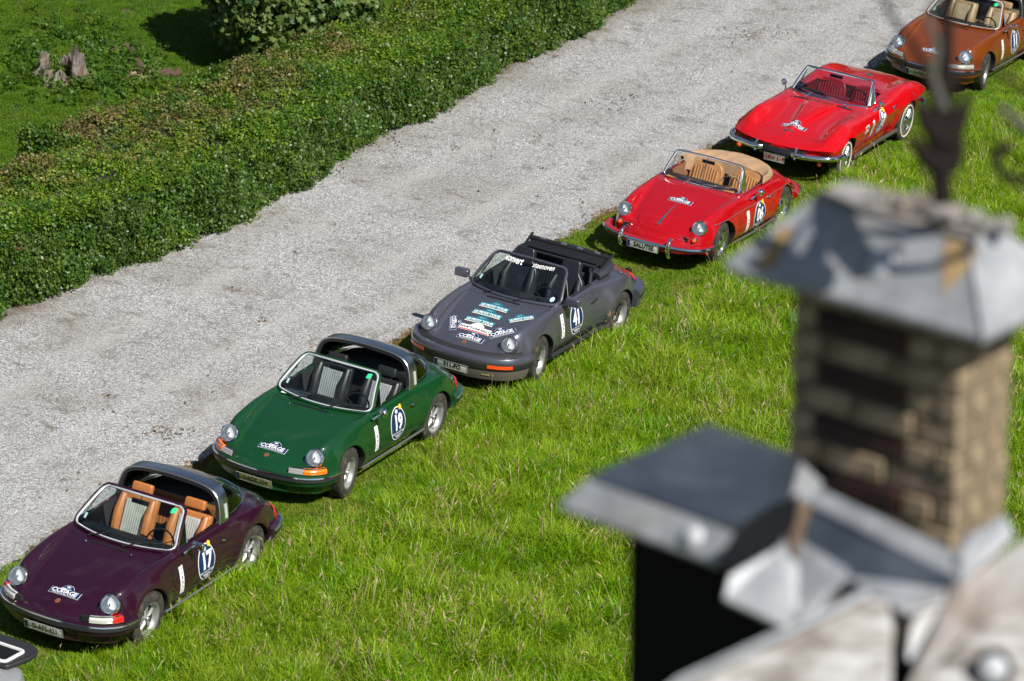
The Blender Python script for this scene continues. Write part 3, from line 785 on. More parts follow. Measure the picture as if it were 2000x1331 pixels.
def cockpit911():
    f = [(.60 - .14 * (y / .63) ** 2, y) for y in np.linspace(-.63, .63, 13)]
    r = [(-.62, .635), (-.95, .615), (-1.18, .55), (-1.33, .40), (-1.40, .2), (-1.41, 0), (-1.40, -.2), (-1.33, -.40), (-1.18, -.55), (-.95, -.615), (-.62, -.635)]
    return [(float(a), float(b)) for a, b in f] + r
def body911(wide=0.):
    doors = rounded([(.545, .315), (.66, .66), (.64, 1.1), (-.33, 1.1), (-.46, .74), (-.30, .36), (-.22, .315)], [.03, .06, 0, 0, .12, .1, .03])
    bonnet = [(1.985, -.40), (1.995, -.2), (2.0, 0), (1.995, .2), (1.985, .40)] + spath([(1.94, .455), (1.80, .495), (1.5, .535), (1.1, .575), (.78, .60), (.67, .585)], 3)[0:] + [(.72, .40), (.745, .2), (.75, 0), (.745, -.2), (.72, -.40)] + [(x, -y) for x, y in spath([(1.94, .455), (1.80, .495), (1.5, .535), (1.1, .575), (.78, .60), (.67, .585)], 3)][::-1]
    lid = [(-1.50, -.40), (-1.50, .40), (-1.75, .42), (-1.98, .40), (-2.02, .2), (-2.02, -.2), (-1.98, -.40), (-1.75, -.42)]
    return cut_body('911w' if wide else '911', rows_911(wide), [(1.134, .33), (-1.134, .33)], .385, (cockpit911(), .30, .42), doors, bonnet, lid, wide=wide, extra=[axis_cyl((1.722, q * .605, .672), (1, q * .03, .55), .108, -.05, .30, WELL) for q in (1, -1)])

def car911(label, loc, rz, col, name='sports_car', metal=0., rough=.3, seats=('911', (.4, .16, .05), (.5, .5, .45)), steer=0., number='17', bar=True, bumper='early', ind='white_red', wheelkw={}, plate=('D-AFS-621', PLATEW), wide=0., mirror='flag', group='classic sports cars parked in a row on the grass', front_seats=True, stickers=True, guards=False, tail=None, soft=False, letter=None, trim=(.02, .02, .022), header=0., papers=False, bonnetglow=None, roofbar=STEEL):
    pm = paint('paint_' + label.split()[0] + '_' + str(int(loc[1])), col, metal, rough)
    car = thing(name, label, 'car', loc, rz, group)
    parts = body911(wide); TR = mat('cabin_trim_%d' % int(loc[1]), trim, .85); ob = place_body(car, parts, pm, TR); bvh = parts['bvh']
    lea = leather('leather_%d' % int(loc[1]), seats[1]); cen = leather('seat_centre_%d' % int(loc[1]), seats[2], .7)
    # floor carpet, dashboard
    mb = MB(); mb.box((.43, 0, .80), (.24, 1.22, .13)); mb.box((.36, 0, .66), (.14, 1.22, .20)); d = mb.build('dashboard', BLACK, car, bevel=.02)
    if papers: mb = MB(); mb.box((.50, -.38, .875), (.16, .34, .005), Matrix.Rotation(R(8), 3, 'Z')); mb.build('paper_sheet', PAPER, d)
    steering(car, (.27, .355, .80))
    mb = MB(); mb.tube([(.05, 0, .32), (.12, 0, .52)], .010, 6); mb.lathe([(0, .03), (.02, .02), (.024, 0), (.016, -.02)], 10, 'z', (.12, 0, .53)); mb.box((0, 0, .33), (.5, .16, .08)); mb.build('gear_lever', BLACK, car)
    for y in (.355, -.355): seat(car, y, -.22, lea, cen, seats[0])
    mb = MB(); mb.box((-.86, 0, .68), (.10, 1.0, .40), Matrix.Rotation(R(-22), 3, 'Y')); rs = mb.build('rear_seat', lea if seats[0] == '911' else cen, car, bevel=.03)
    mb = MB()
    for s in range(-10, 11): mb.box((-.80 + .0, s * .046, .70), (.035, .036, .34), Matrix.Rotation(R(-22), 3, 'Y'))
    mb.build('rear_seat_flutes', leather('rear_flutes_%d' % int(loc[1]), tuple(c * .8 for c in seats[1])), rs, bevel=.006)
    mb = MB(); mb.box((-1.12, 0, .80), (.5, 1.06, .03)); mb.build('parcel_shelf', TR, car)
    # windscreen
    f = screen_map((.462, .672, .878), (.033, .522, 1.232), .185, .075, .03)
    ws = windscreen(car, f, pm, BRIGHT if bumper == 'early' else BLACK, .020, .016 if bumper == 'early' else .011, header=header)
    gb = BVHTree.FromPolygons([v.co.copy() for v in ws.data.vertices], [tuple(p.vertices) for p in ws.data.polygons])
    D = Decal(gb, f(.80, .86) + Vector((.02, 0, 0)), (0, 1, 0), (-.35, 0, .9), (-1, 0, 0))
    if bumper == 'early' and stickers: D.layer('windscreen_sticker', poly2d(rounded(rect(.055, .045), .012)), .003, GREENP, ws)
    if letter:
        D2 = Decal(gb, f(0, .88) + Vector((.02, 0, 0)), (0, 1, 0), (-.35, 0, .9), (-1, 0, 0))
        D2.layer('windscreen_lettering', text2d('konvert', .098, .002, .9), .004, WHITE, ws, (-.20, .0)); D2.layer('windscreen_lettering', text2d('steenoven', .078, .0005, .92), .004, WHITE, ws, (.24, .002))
        Decal(gb, f(.86, .12) + Vector((.02, 0, 0)), (0, 1, 0), (-.35, 0, .9), (-1, 0, 0)).layer('windscreen_sticker', poly2d(ellipse(.028, .028, 12)), .003, mat('sticker_pale', (.4, .6, .6)), ws)
    Decal(gb, f(-.86, .22) + Vector((.02, 0, 0)), (0, 1, 0), (-.35, 0, .9), (-1, 0, 0)).layer('windscreen_sticker', poly2d(rect(.035, .05)), .003, mat('sticker_pale', (.4, .6, .6)), ws)
    mb = MB(); mb.tube([f(0, .97) + Vector((-.02, 0, 0)), f(0, .82) + Vector((-.06, 0, 0))], .006, 6); mb.box(f(0, .80) + Vector((-.075, 0, 0)), (.025, .22, .055)); mb.build('interior_mirror', BLACK, ws, bevel=.008)
    wiper(car, f(-.45, .10) + Vector((.02, 0, .01)), f(.18, .13) + Vector((.02, 0, .01)), (.665, -.35, .868)); wiper(car, f(.22, .04) + Vector((.02, 0, .01)), f(.84, .14) + Vector((.03, .0, .01)), (.69, .12, .872))
    # headlights and front lamps
    for s in (1, -1):
        headlight(car, (1.722, s * .605, .672), (1, s * .03, .55), .098, CHROME if bumper == 'early' else pm, pm, ringw=.021)
    # scuttle vent, washer jets
    D = Decal(bvh, (.80, 0, 0.9), (0, 1, 0), (-1, 0, 0), (0, 0, -1)); D.o.z = 2.0
    Decal(bvh, (.735, -.03, 1.2), (0, 1, 0), (-1, 0, 0), (0, 0, -1)).layer('fresh_air_vent', poly2d(rounded(rect(.50, .035), .008)), .004, BLACK, ob['bonnet'])
    for s in (-.3, .3): mb = MB(); mb.lathe([(0, .014), (.010, .012), (.014, 0)], 8, 'z', (.79, s, .848)); mb.build('washer_jet', CHROME, ob['bonnet'])
    D = Decal(bvh, (1.83, 0, 1.2), (0, 1, 0), (-1, 0, 0), (0, 0, -1)); cr = D.layer('bonnet_crest', poly2d(ellipse(.03, .036, 12)), .004, GOLD, ob['bonnet']); D.layer('crest_field', poly2d(ellipse(.016, .022, 8)), .006, DREDP, cr)
    Decal(bvh, (.83, .655, 1.2), (0, 1, 0), (-1, 0, 0), (0, 0, -1)) if False else None
    # number and strip
    if number:
        roundel(bvh, (-.08 if not wide else .10, 0, .585 if not wide else .60), number, ob['door_l']) if False else None
        Dn = roundel(bvh, (-.08 if not wide else .10, .8, .585 if not wide else .60), number, ob['door_l'])
        sponsor_strip(bvh, (.46 if not wide else .50, .8, .56 if not wide else .61), ob['door_l'], tilt=R(4))
    if stickers == 'many':
        U, Vv, dn = (0, 1, 0), (-1, 0, 0), (0, 0, -1)
        for x in (.94, 1.13, 1.33): tour_sticker(bvh, (x, -.04, 1.3), U, Vv, dn, ob['bonnet'], .43)
        fourty_sticker(bvh, (1.52, -.01, 1.3), U, Vv, dn, ob['bonnet'], .46)
        cottage_sticker(bvh, (1.71, .03, 1.3), U, Vv, dn, ob['bonnet'], .38)
        cottage_sticker(bvh, (1.50, -.345, 1.3), U, Vv, dn, ob['bonnet'], .34, R(-62))
        cottage_sticker(bvh, (1.43, .345, 1.3), U, Vv, dn, ob['bonnet'], .38, R(52))
        tour_sticker(bvh, (1.02, .40, 1.3), U, Vv, dn, ob['bonnet'], .36, R(48))
    elif stickers: cottage_sticker(bvh, (1.67, .0, 1.3), (0, 1, 0), (-1, 0, 0), (0, 0, -1), ob['bonnet'], .38)
    # bumpers
    if bumper == 'early':
        full = sym(NOSE911); mb = MB(); mb.sweep(full, [(-.05, .505), (-.01, .512), (.022, .498), (.035, .46), (.035, .40), (.02, .355), (-.03, .34), (-.06, .34)]); bo = mb.build('front_bumper', pm, car)
        mb = MB(); mb.sweep(full[2:-2], [(.034, .462), (.050, .456), (.052, .42), (.034, .412)]); mb.build('bumper_strip', RUBBER, bo)
        mb = MB(); mb.sweep(full[1:-1], [(.028, .482), (.046, .480), (.050, .466), (.034, .462)]); mb.build('bumper_trim', CHROME, bo)
        for s in (1, -1):
            pth = [(x, y) for x, y in NOSE911 if .40 < y < .775 and x > 1.6]
            inner = [p for p in pth if p[1] < (.585 if ind != 'white_red' else .51)]; outer = [p for p in pth if p[1] >= (.565 if ind != 'white_red' else .49)]
            def rs_(q): return q if s > 0 else [(x, -y) for x, y in q[::-1]]
            pr = [(-.05, .515), (.012, .515), (.014, .55), (-.012, .578), (-.05, .578)]
            mb = MB(); mb.sweep(rs_(outer), pr); lo = mb.build('indicator', (AMBER if ind == 'amber' else WHITEL), car, bevel=.004)
            if ind == 'white_red': mb = MB(); o2 = [p for p in outer if p[1] > .705]; mb.sweep(rs_(o2), [(a + .003, b + .002) for a, b in pr]); mb.build('indicator_end', REDL if True else AMBER, lo)
            mb = MB(); mb.sweep(rs_(outer), [(.010, .509), (.020, .509), (.020, .517), (.010, .517)]); mb.sweep(rs_(outer), [(-.016, .578), (-.004, .576), (-.004, .584), (-.016, .586)]); mb.build('indicator_trim', CHROME, lo)
            mb = MB(); mb.sweep(rs_(inner), [(-.05, .512), (.0, .512), (-.012, .572), (-.05, .575)]); go = mb.build('horn_grille', BLACK, car)
            if ind != 'white_red':
                mb = MB()
                for k in range(5): mb.sweep(rs_(inner), [(.0 - k * .003, .515 + k * .013), (.010 - k * .003, .516 + k * .013), (.010 - k * .003, .523 + k * .013), (.0 - k * .003, .524 + k * .013)])
                mb.build('grille_bar', BRIGHT, go)
        if guards:
            for s in (1, -1):
                mb = MB(); mb.box((2.075, s * .34, .45), (.075, .055, .20)); mb.build('bumper_guard', BLACK, car, bevel=.015, seg=3)
                mb = MB(); mb.box((2.11, s * .34, .53), (.02, .045, .045)); mb.build('guard_cap', CHROME, car, bevel=.01)
        full = sym(TAIL911)[::1]; tl = [(x, y) for x, y in full][::-1]
        mb = MB(); mb.sweep(tl, [(-.05, .52), (-.01, .525), (.022, .505), (.035, .46), (.035, .40), (.02, .36), (-.05, .35)]); bo = mb.build('rear_bumper', pm, car)
        mb = MB(); mb.sweep(tl[2:-2], [(.034, .462), (.050, .456), (.052, .42), (.034, .412)]); mb.build('bumper_strip', RUBBER, bo)
        mb = MB(); mb.sweep(tl[1:-1], [(.028, .486), (.048, .484), (.052, .468), (.034, .462)]); mb.build('bumper_trim', CHROME, bo)
        pl = licence_plate(car, (2.065, -.02, .33), plate[0], R(16), plate[1])
        for s in (1, -1):
            tp = [(x, y) for x, y in TAIL911 if .34 < y < .78]; tp = tp[::-1] if s > 0 else [(x, -y) for x, y in tp]
            mb = MB(); mb.sweep(tp, [(-.10, .53), (-.022, .53), (-.045, .595), (-.10, .605)]); mb.build('tail_light', REDL, car)
    else:
        NB = spath([(1.50, .83), (1.62, .815), (1.76, .765), (1.88, .68), (1.97, .54), (2.04, .33), (2.07, .15), (2.075, 0)]); full = sym(NB)
        mb = MB(); mb.sweep(full, [(-.06, .535), (.0, .548), (.04, .54), (.06, .51), (.062, .47), (.058, .455)], close_prof=True); bo = mb.build('front_bumper', pm, car)
        mb = MB(); mb.sweep(full, [(-.05, .455), (.056, .455), (.058, .40), (.045, .375), (-.05, .375)]); mb.build('bumper_strip', RUBBER, bo)
        mb = MB(); mb.sweep(sym(spath([(1.62, .80), (1.76, .735), (1.86, .65), (1.945, .52), (2.01, .33), (2.035, .15), (2.04, 0)])), [(-.08, .515), (.01, .540), (-.012, .556), (-.075, .575)]); mb.build('bumper_bellows', RUBBER, bo)
        mb = MB(); mb.sweep(full[3:-3], [(-.04, .375), (.035, .375), (.03, .31), (.0, .225), (-.04, .215)]); mb.build('front_spoiler', mat('dusty_spoiler', (.10, .085, .07), .7), bo)
        for s in (1, -1):
            seg = [(x, y) for x, y in NB if .42 < y < .72 and x > 1.7]; seg = seg if s > 0 else [(x, -y) for x, y in seg[::-1]]
            mb = MB(); mb.sweep(seg, [(.045, .452), (.064, .448), (.064, .408), (.045, .404)]); mb.build('indicator', mat('red_amber_lens', (.80, .07, .01), .15, 0, .6), car)
            mb = MB(); mb.box((2.02, s * .45, .32), (.03, .11, .05), Matrix.Rotation(s * R(18), 3, 'Z')); mb.build('fog_lamp', mat('fog_yellow', (.28, .27, .10), .2), car)
        pl = licence_plate(car, (2.115, -.02, .335), plate[0], R(10), plate[1])
        TB = spath([(-1.55, .87), (-1.68, .85), (-1.84, .79), (-1.98, .69), (-2.07, .52), (-2.12, .3), (-2.13, 0)]); tl = sym(TB)[::-1]
        mb = MB(); mb.sweep(tl, [(-.06, .56), (.0, .565), (.05, .545), (.065, .50), (.065, .45), (.04, .32), (-.05, .30)]); bo = mb.build('rear_bumper', pm, car)
        mb = MB(); mb.sweep(tl, [(.062, .50), (.075, .495), (.075, .455), (.062, .45)]); mb.build('bumper_strip', RUBBER, bo)
        for s in (1, -1): mb = MB(); mb.box((-2.21, s * .42, .50), (.08, .09, .16)); mb.build('bumper_guard', BLACK, car, bevel=.02)
        mb = MB(); mb.sweep([(x, y) for x, y in tl if abs(y) < .72], [(-.14, .565), (-.06, .565), (-.085, .63), (-.14, .64)]); mb.build('tail_light', REDL, car)
    # sills and trim
    for s in (1, -1):
        mb = MB(); mb.tube([(.80, s * .787, .282), (.4, s * .790, .278), (0, s * .792, .276), (-.5, s * .797, .278), (-.79, s * .803, .282)], .017, 8, flat=.9) if bumper == 'early' else mb.tube([(.80, s * .785, .262), (0, s * .792, .255), (-.55, s * .80, .258), (-.80, s * .85, .262)], .034, 8)
        mb.build('sill_trim', mat('anodised_trim', (.55, .55, .56), .3, .9) if bumper == 'early' else RUBBER, car)
        dh = (-.47 if not wide else -.38, s * .800, .742); mb = MB(); mb.tube([(dh[0] - .06, dh[1] - s * .004, dh[2]), (dh[0] - .04, dh[1] + s * .022, dh[2] + .004), (dh[0] + .05, dh[1] + s * .022, dh[2] + .004), (dh[0] + .065, dh[1] - s * .004, dh[2])], .010, 6)
        mb.build('door_handle', CHROME if bumper == 'early' else BLACK, ob['door_l' if s > 0 else 'door_r'])
        # beltline trim and quarter light
        dk = ob['door_l' if s > 0 else 'door_r']
        mb = MB(); mb.tube([(.44, s * .678, .885), (.1, s * .668, .893), (-.3, s * .668, .900), (-.5, s * .670, .905)], .009, 6); mb.build('window_rail', CHROME if bumper == 'early' else BLACK, dk)
        q = [Vector((.405, s * .672, .895)), Vector((.13, s * .670, .898)), Vector((.09, s * .56, 1.205)), Vector((.055, s * .527, 1.22))] if False else [Vector((.42, s * .674, .893)), Vector((.20, s * .672, .896)), Vector((.075, s * .545, 1.19))]
        mb = MB(); mb.add(q, [(0, 1, 2)]); mb.build('quarter_window', GLASS, dk); mb = MB(); mb.tube([q[1], q[2]], .007, 6); mb.build('quarter_post', CHROME if bumper == 'early' else BLACK, dk)
    # wheels
    wk = dict(wheelkw)
    for s in (1, -1):
        fuchs(car, (1.134, s * .70, .32), s, steer=steer, **wk); fuchs(car, (-1.134, s * (.70 + wide * .9), .32), s, steer=0, **wk)
    # mirrors
    if mirror == 'flag': mirror_flag(ob['door_l'], (.40, .765, .862), (.27, .86, .93))
    elif mirror == 'round': mirror_round(ob['door_l'], (.56, .765, .85), (.47, .85, .925), .062)
    elif mirror == 'body':
        for s, dr in ((1, 'door_l'), (-1, 'door_r')): mirror_flag(ob[dr], (.42, s * .72, .875), (.40, s * .85, .945), pm, (.10, .20, .11))
    # roll bar with wrap-round rear window
    if bar:
        arch = smooth_path([(0, .702, .88), (0, .69, .98), (0, .655, 1.12), (0, .60, 1.215), (0, .50, 1.27), (0, .32, 1.30), (0, 0, 1.312)], 4); arch = arch + [Vector((0, -p.y, p.z)) for p in arch[-2::-1]]
        def barmesh(x0, x1, t, o0=0.):
            mb = MB(); vs = []; 
            for i, p in enumerate(arch):
                a = arch[max(0, i - 1)]; b = arch[min(len(arch) - 1, i + 1)]; tg = (b - a).normalized(); n = Vector((0, tg.z, -tg.y)); n = -n if n.dot(Vector((0, p.y, p.z - .9))) < 0 else n
                sp = 1 + .18 * max(0, (1.15 - p.z) / .27)
                for (x, dd) in ((x0, o0), (x0 * .5 + x1 * .5, o0 + .006), (x1, o0), (x1, o0 - t), (x0, o0 - t)):
                    xx = (x - (x0 + x1) / 2) * sp + (x0 + x1) / 2 + (.03 * (1.25 - p.z) / .3 if True else 0); vs.append((xx, p.y + n.y * dd, p.z + n.z * dd))
            k = len(arch); fs = [(i * 5 + j, i * 5 + (j + 1) % 5, (i + 1) * 5 + (j + 1) % 5, (i + 1) * 5 + j) for i in range(k - 1) for j in range(5)]; fs += [tuple(range(5)), tuple((k - 1) * 5 + j for j in range(5))[::-1]]; mb.add(vs, fs); return mb
        rb = barmesh(-.715, -.545, .03).build('roll_bar', roofbar, car, sharp=40)
        barmesh(-.55, -.515, .05, .002).build('roll_bar_edge', RUBBER, rb); barmesh(-.528, -.512, .012, .0045).build('roll_bar_trim', mat('bar_trim', (.45, .45, .46), .3, .9), rb)
        for s in (1, -1): mb = MB(); mb.box((-.63, s * .690, 1.0), (.05, .012, .17), Matrix.Rotation(s * R(-12), 3, 'X') if False else Matrix.Rotation(s * R(10), 3, 'X')); mb.build('bar_louvre', mat('louvre_grey', (.55, .56, .58), .4, .3), rb)
        deck = smooth_path([(-.69, .685, .905), (-.95, .665, .918), (-1.20, .585, .935), (-1.38, .42, .948), (-1.46, .2, .957), (-1.475, 0, .96)], 4); deck = deck + [Vector((p.x, -p.y, p.z)) for p in deck[-2::-1]]
        n = len(deck); top = []
        for i in range(n):
            t = i / (n - 1) * (len(arch) - 1); k = min(int(t), len(arch) - 2); p = arch[k].lerp(arch[k + 1], t - k); top.append(Vector((-.70, p.y * .985, p.z - .012)))
        vs = []; m_ = 6
        for i in range(n):
            for j in range(m_ + 1): t = j / m_; p = deck[i].lerp(top[i], t); b = math.sin(PI * t) * .05; vs.append(p + Vector((-b * .6 * (1 - abs(p.y)), 0, b * .5)))
        fs = [(i * (m_ + 1) + j, i * (m_ + 1) + j + 1, (i + 1) * (m_ + 1) + j + 1, (i + 1) * (m_ + 1) + j) for i in range(n - 1) for j in range(m_)]
        rw = fixn(mesh_obj('rear_window', vs, fs, GLASS2, car)); mb = MB(); mb.tube(deck, .012, 6); mb.build('rear_window_trim', CHROME, rw)
    if soft:
        SF = leather('folded_hood_cloth', (.018, .02, .03), .7); DK = BLACK
        # folded soft top: side-rail linkages, header rail held up behind the seats, cover fabric round the back
        mb = MB(); mb.tube(smooth_path([(-.72, .62, .93), (-.98, .64, .96), (-1.22, .55, .97), (-1.36, .30, .97), (-1.40, 0, .97), (-1.36, -.30, .97), (-1.22, -.55, .97), (-.98, -.64, .96), (-.72, -.62, .93)], 5), .075, 12, flat=.75); hd = mb.build('folded_hood', SF, car)
        mb = MB(); mb.box((-1.02, 0, 1.035), (.20, 1.16, .05), Matrix.Rotation(R(14), 3, 'Y')); mb.box((-1.13, 0, 1.075), (.08, 1.22, .06), Matrix.Rotation(R(14), 3, 'Y')); mb.build('hood_header', DK, hd, bevel=.012)
        for k in (-.42, -.1, .15, .42): mb = MB(); mb.box((-1.13, k, 1.11), (.05, .08, .015)); mb.build('header_latch', mat('latch_grey', (.10, .10, .11), .4), hd)
        for s in (1, -1):
            mb = MB(); mb.tube([(-.72, s * .60, .92), (-1.20, s * .63, 1.12)], .022, 6); mb.tube([(-.62, s * .58, .88), (-.80, s * .55, 1.02), (-1.0, s * .56, 1.06)], .014, 6); mb.tube([(-.60, s * .60, .86), (-.70, s * .56, .98)], .03, 6); mb.build('hood_linkage', DK, hd)
            mb = MB(); mb.box((-.92, s * .50, .93), (.28, .16, .10), Matrix.Rotation(R(25) * s, 3, 'Z')); mb.build('hood_fold', SF, hd, bevel=.04, seg=3)
        mb = MB()
        for k in range(7): mb.box((-.86 - .03 * k, 0, 1.0 - .012 * k), (.02, 1.06, .04 + .01 * (k % 2)), Matrix.Rotation(R(10 + 12 * (k % 3)), 3, 'Y'))
        mb.build('hood_pleats', SF, hd, bevel=.006)
    if tail == 'whale':
        out = rounded([(-1.80, .50), (-2.20, .60), (-2.40, .50), (-2.42, 0), (-2.40, -.50), (-2.20, -.60), (-1.80, -.50)], [.05, .14, .1, 0, .1, .14, .05], 5)
        base_ = rounded([(-1.10, .70), (-1.80, .72), (-2.02, .60), (-2.08, 0), (-2.02, -.60), (-1.80, -.72), (-1.10, -.70)], .1, 4)
        mb = MB(); n_ = len(base_); lv = [(1.02, .55), (1.0, .74), (.95, .83), (.85, .868)]; mb.add([(-1.5 + (x + 1.5) * k, y * k, z) for k, z in lv for x, y in base_], [(l * n_ + i, l * n_ + (i + 1) % n_, (l + 1) * n_ + (i + 1) % n_, (l + 1) * n_ + i) for l in range(3) for i in range(n_)] + [tuple(range(3 * n_, 4 * n_))]); mb.build('spoiler_base', pm, car)
        me = prism(out, .86, .93, 'z', RUBBER); o = link(bpy.data.objects.new('rear_spoiler', me), car); bmv = bmesh.new(); bmv.from_mesh(me); bmesh.ops.bevel(bmv, geom=[e for e in bmv.edges if len(e.link_faces) == 2 and e.calc_face_angle(0) > R(40)], offset=.025, segments=3, affect='EDGES'); bmv.to_mesh(me); bmv.free(); finish(me)
        g = [(-1.84, .44), (-2.18, .46), (-2.18, -.46), (-1.84, -.44)]
        mb = MB(); mb.tube([(a, b, .935) for a, b in rounded(g, .05)], .022, 8, True); mb.build('grille_frame', mat('frame_silver', (.62, .62, .60), .4, .1), o)
        mb = MB(); mb.box((-2.01, 0, .925), (.32, .86, .012)); mb.build('grille_back', BLACK, o); mb = MB()
        for k in range(9): mb.box((-1.87 - k * .034, 0, .934), (.012, .86, .012))
        mb.build('grille_slat', BLACK, o)
    return car, ob, bvh
def car356(loc, rz, label='356'):
    RED = paint('paint_cherry_red', (.34, .002, .006), 0, .22, .006)
    car = thing('roadster', label, 'car', loc, rz, 'classic sports cars parked in a row on the grass')
    ck = [(float(.33 - .12 * (y / .63) ** 2), float(y)) for y in np.linspace(-.63, .63, 13)] + [(-.55, .64), (-.80, .60), (-.98, .48), (-1.06, .25), (-1.08, 0), (-1.06, -.25), (-.98, -.48), (-.80, -.60), (-.55, -.64)]
    doors = rounded([(.42, .33), (.52, .62), (.52, 1.1), (-.36, 1.1), (-.50, .66), (-.42, .33)], [.06, .05, 0, 0, .06, .12])
    bl = spath([(1.735, .0), (1.725, .14), (1.68, .25), (1.58, .345), (1.40, .415), (1.1, .475), (.80, .525), (.58, .535), (.545, .50)], 4)
    bonnet = bl + [(.56, .4), (.59, .2), (.60, 0), (.59, -.2), (.56, -.4)] + [(x, -y) for x, y in bl[::-1][:-1]]
    lid = rounded([(-1.20, -.33), (-1.18, .33), (-1.60, .36), (-1.82, .28), (-1.86, 0), (-1.82, -.28), (-1.60, -.36)], .08)
    parts = cut_body('356', rows_356(), [(1.05, .335), (-1.05, .335)], .37, (ck, .30, .42), doors, bonnet, lid, extra=[axis_cyl((1.535, q * .607, .662), (1, q * .02, .40), .104, -.05, .3, WELL) for q in (1, -1)])
    TAN = (.42, .20, .075); lea = leather('tan_leather', TAN, .42); TR = mat('tan_cabin_trim', (.22, .11, .05), .7)
    ob = place_body(car, parts, RED, TR); bvh = parts['bvh']
    mb = MB(); mb.box((.20, 0, .80), (.14, 1.20, .14)); d = mb.build('dashboard', RED, car, bevel=.03)
    mb = MB(); mb.box((.24, 0, .872), (.20, 1.10, .02)); mb.build('dash_top', lea, d, bevel=.008)
    steering(car, (.02, .34, .80), .19, 24, mat('wheel_rim_tan', (.35, .22, .12), .35), 2)
    mb = MB(); mb.tube([(-.1, 0, .30), (-.04, 0, .50)], .010, 6); mb.lathe([(0, .03), (.02, .02), (.024, 0), (.016, -.02)], 10, 'z', (-.04, 0, .51)); mb.build('gear_lever', BLACK, car)
    for y in (.33, -.33): seat(car, y, -.50, lea, lea, 'low')
    mb = MB(); mb.box((-.08, 0, .34), (.9, 1.2, .05)); mb.build('floor_mat', mat('tan_carpet', (.18, .10, .05), .95), car)
    f = screen_map((.275, .618, .865), (.055, .530, 1.205), .10, .05, .02)
    ws = windscreen(car, f, SCREENF, BRIGHT, .014, .006, glass=CLEAR, cu=.10, cv=.12)
    mb = MB(); mb.tube([f(-.02, .98) + Vector((-.015, 0, 0)), f(-.02, .02) + Vector((-.015, 0, 0))], .007, 6); mb.build('screen_rod', CHROME, ws); mb = MB(); mb.box(f(.02, .80) + Vector((-.05, 0, 0)), (.025, .20, .05)); mb.build('interior_mirror', BLACK, ws, bevel=.01)
    for s in (1, -1):                         # raised quarter lights
        q = [Vector((.25, s * .625, .87)), Vector((.03, s * .62, .87)), Vector((.02, s * .545, 1.16))]; mb = MB(); mb.add(q, [(0, 1, 2)]); g = mb.build('quarter_window', CLEAR, ws); mb = MB(); mb.tube([q[1], q[2]], .007, 6); mb.build('quarter_post', CHROME, g)
    wiper(car, f(-.52, .12) + Vector((.02, 0, .01)), f(.10, .10) + Vector((.02, 0, .01)), (.40, -.22, .862), CHROME); wiper(car, f(.10, .05) + Vector((.02, 0, .01)), f(.80, .12) + Vector((.03, .0, .01)), (.42, .16, .862), CHROME)
    # tan tonneau over the folded hood
    TC = leather('tan_canvas', (.36, .225, .125), .85)
    def ton(u, v):
        a = u * PI / 2; Yo = .70 * math.sin(a); Xo = -.36 - .86 * max(0, math.cos(a)) ** .62; Xi = -.50 - .22 * max(0, math.cos(a)) ** .8; Yi = .64 * math.sin(a)
        x = Xo + (Xi - Xo) * v; y = Yo + (Yi - Yo) * v; pr = math.sin(PI * min(1, v * 1.02) ** .8) ; z = .875 + .085 * pr + .035 * (1 - abs(u)) - .10 * (v > .99) + .010 * math.sin(u * 23 + v * 9) * v
        return (x, y, z - (.07 if v > .999 else 0))
    fixn(grid_obj('tonneau_cover', ton, 48, 12, TC, car))
    mb = MB(); mb.tube([Vector(ton(-1 + 2 * k / 40, 0)) + Vector((0, 0, -.004)) for k in range(41)], .008, 5); mb.build('cover_piping', mat('piping_brown', (.20, .12, .07), .8), car)
    for s in (1, -1):
        headlight(car, (1.535, s * .607, .662), (1, s * .02, .40), .096, CHROME, RED, .24, ringw=.016)
        # parking grille and turn lamp below each headlamp
        h_ = bvh.ray_cast(Vector((3, s * .60, .505)), Vector((-1, 0, 0))); c = (h_[0].x + .012, s * .60, .505); mb = MB(); mb.lathe([(0, .055), (.018, .045), (.030, .02), (.034, -.02)], 16, 'x', c); o = mb.build('indicator', mat('orange_lens', (.75, .10, .01), .15, 0, .6), car); mb = MB(); mb.lathe([(.034, .008), (.040, .004), (.042, -.03)], 16, 'x', c); mb.build('indicator_trim', CHROME, o)
        mb = MB(); 
        for k in (0, 1): mb.tube([bvh.ray_cast(Vector((3, s * yy, .492 + k * .028)), Vector((-1, 0, 0)))[0] + Vector((.01, 0, 0)) for yy in (.53, .46, .39)], .007, 6)
        go = mb.build('horn_grille', CHROME, car); mb = MB(); hh = bvh.ray_cast(Vector((3, s * .46, .505)), Vector((-1, 0, 0)))[0]; mb.box((hh.x - .002, s * .46, .505), (.02, .13, .05), Matrix.Rotation(s * -R(28), 3, 'Z')); mb.build('grille_back', BLACK, go)
    NB = spath([(1.50, .835), (1.62, .822), (1.74, .775), (1.85, .66), (1.93, .47), (1.97, .25), (1.98, 0)]); full = sym(NB)
    mb = MB(); mb.sweep(full, [(-.06, .455), (-.005, .462), (.028, .448), (.036, .42), (.026, .385), (-.02, .37), (-.06, .37)]); bo = mb.build('front_bumper', RED, car)
    mb = MB(); mb.sweep(full, [(.022, .452), (.040, .447), (.046, .430), (.034, .425)]); mb.build('bumper_trim', CHROME, bo); mb = MB(); mb.sweep(full[1:-1], [(.034, .428), (.043, .424), (.043, .408), (.034, .404)]); mb.build('bumper_strip', RUBBER, bo)
    for s in (1, -1):
        mb = MB(); mb.tube(smooth_path([(1.90, s * .37, .52), (1.965, s * .375, .555), (2.03, s * .38, .52), (2.05, s * .38, .43), (2.03, s * .38, .34), (1.98, s * .38, .29)], 4), [.016] * 4 + [.022] * 4 + [.03] * 4 + [.034] * 4 + [.03] * 5, 10); mb.build('bumper_guard', CHROME, car)
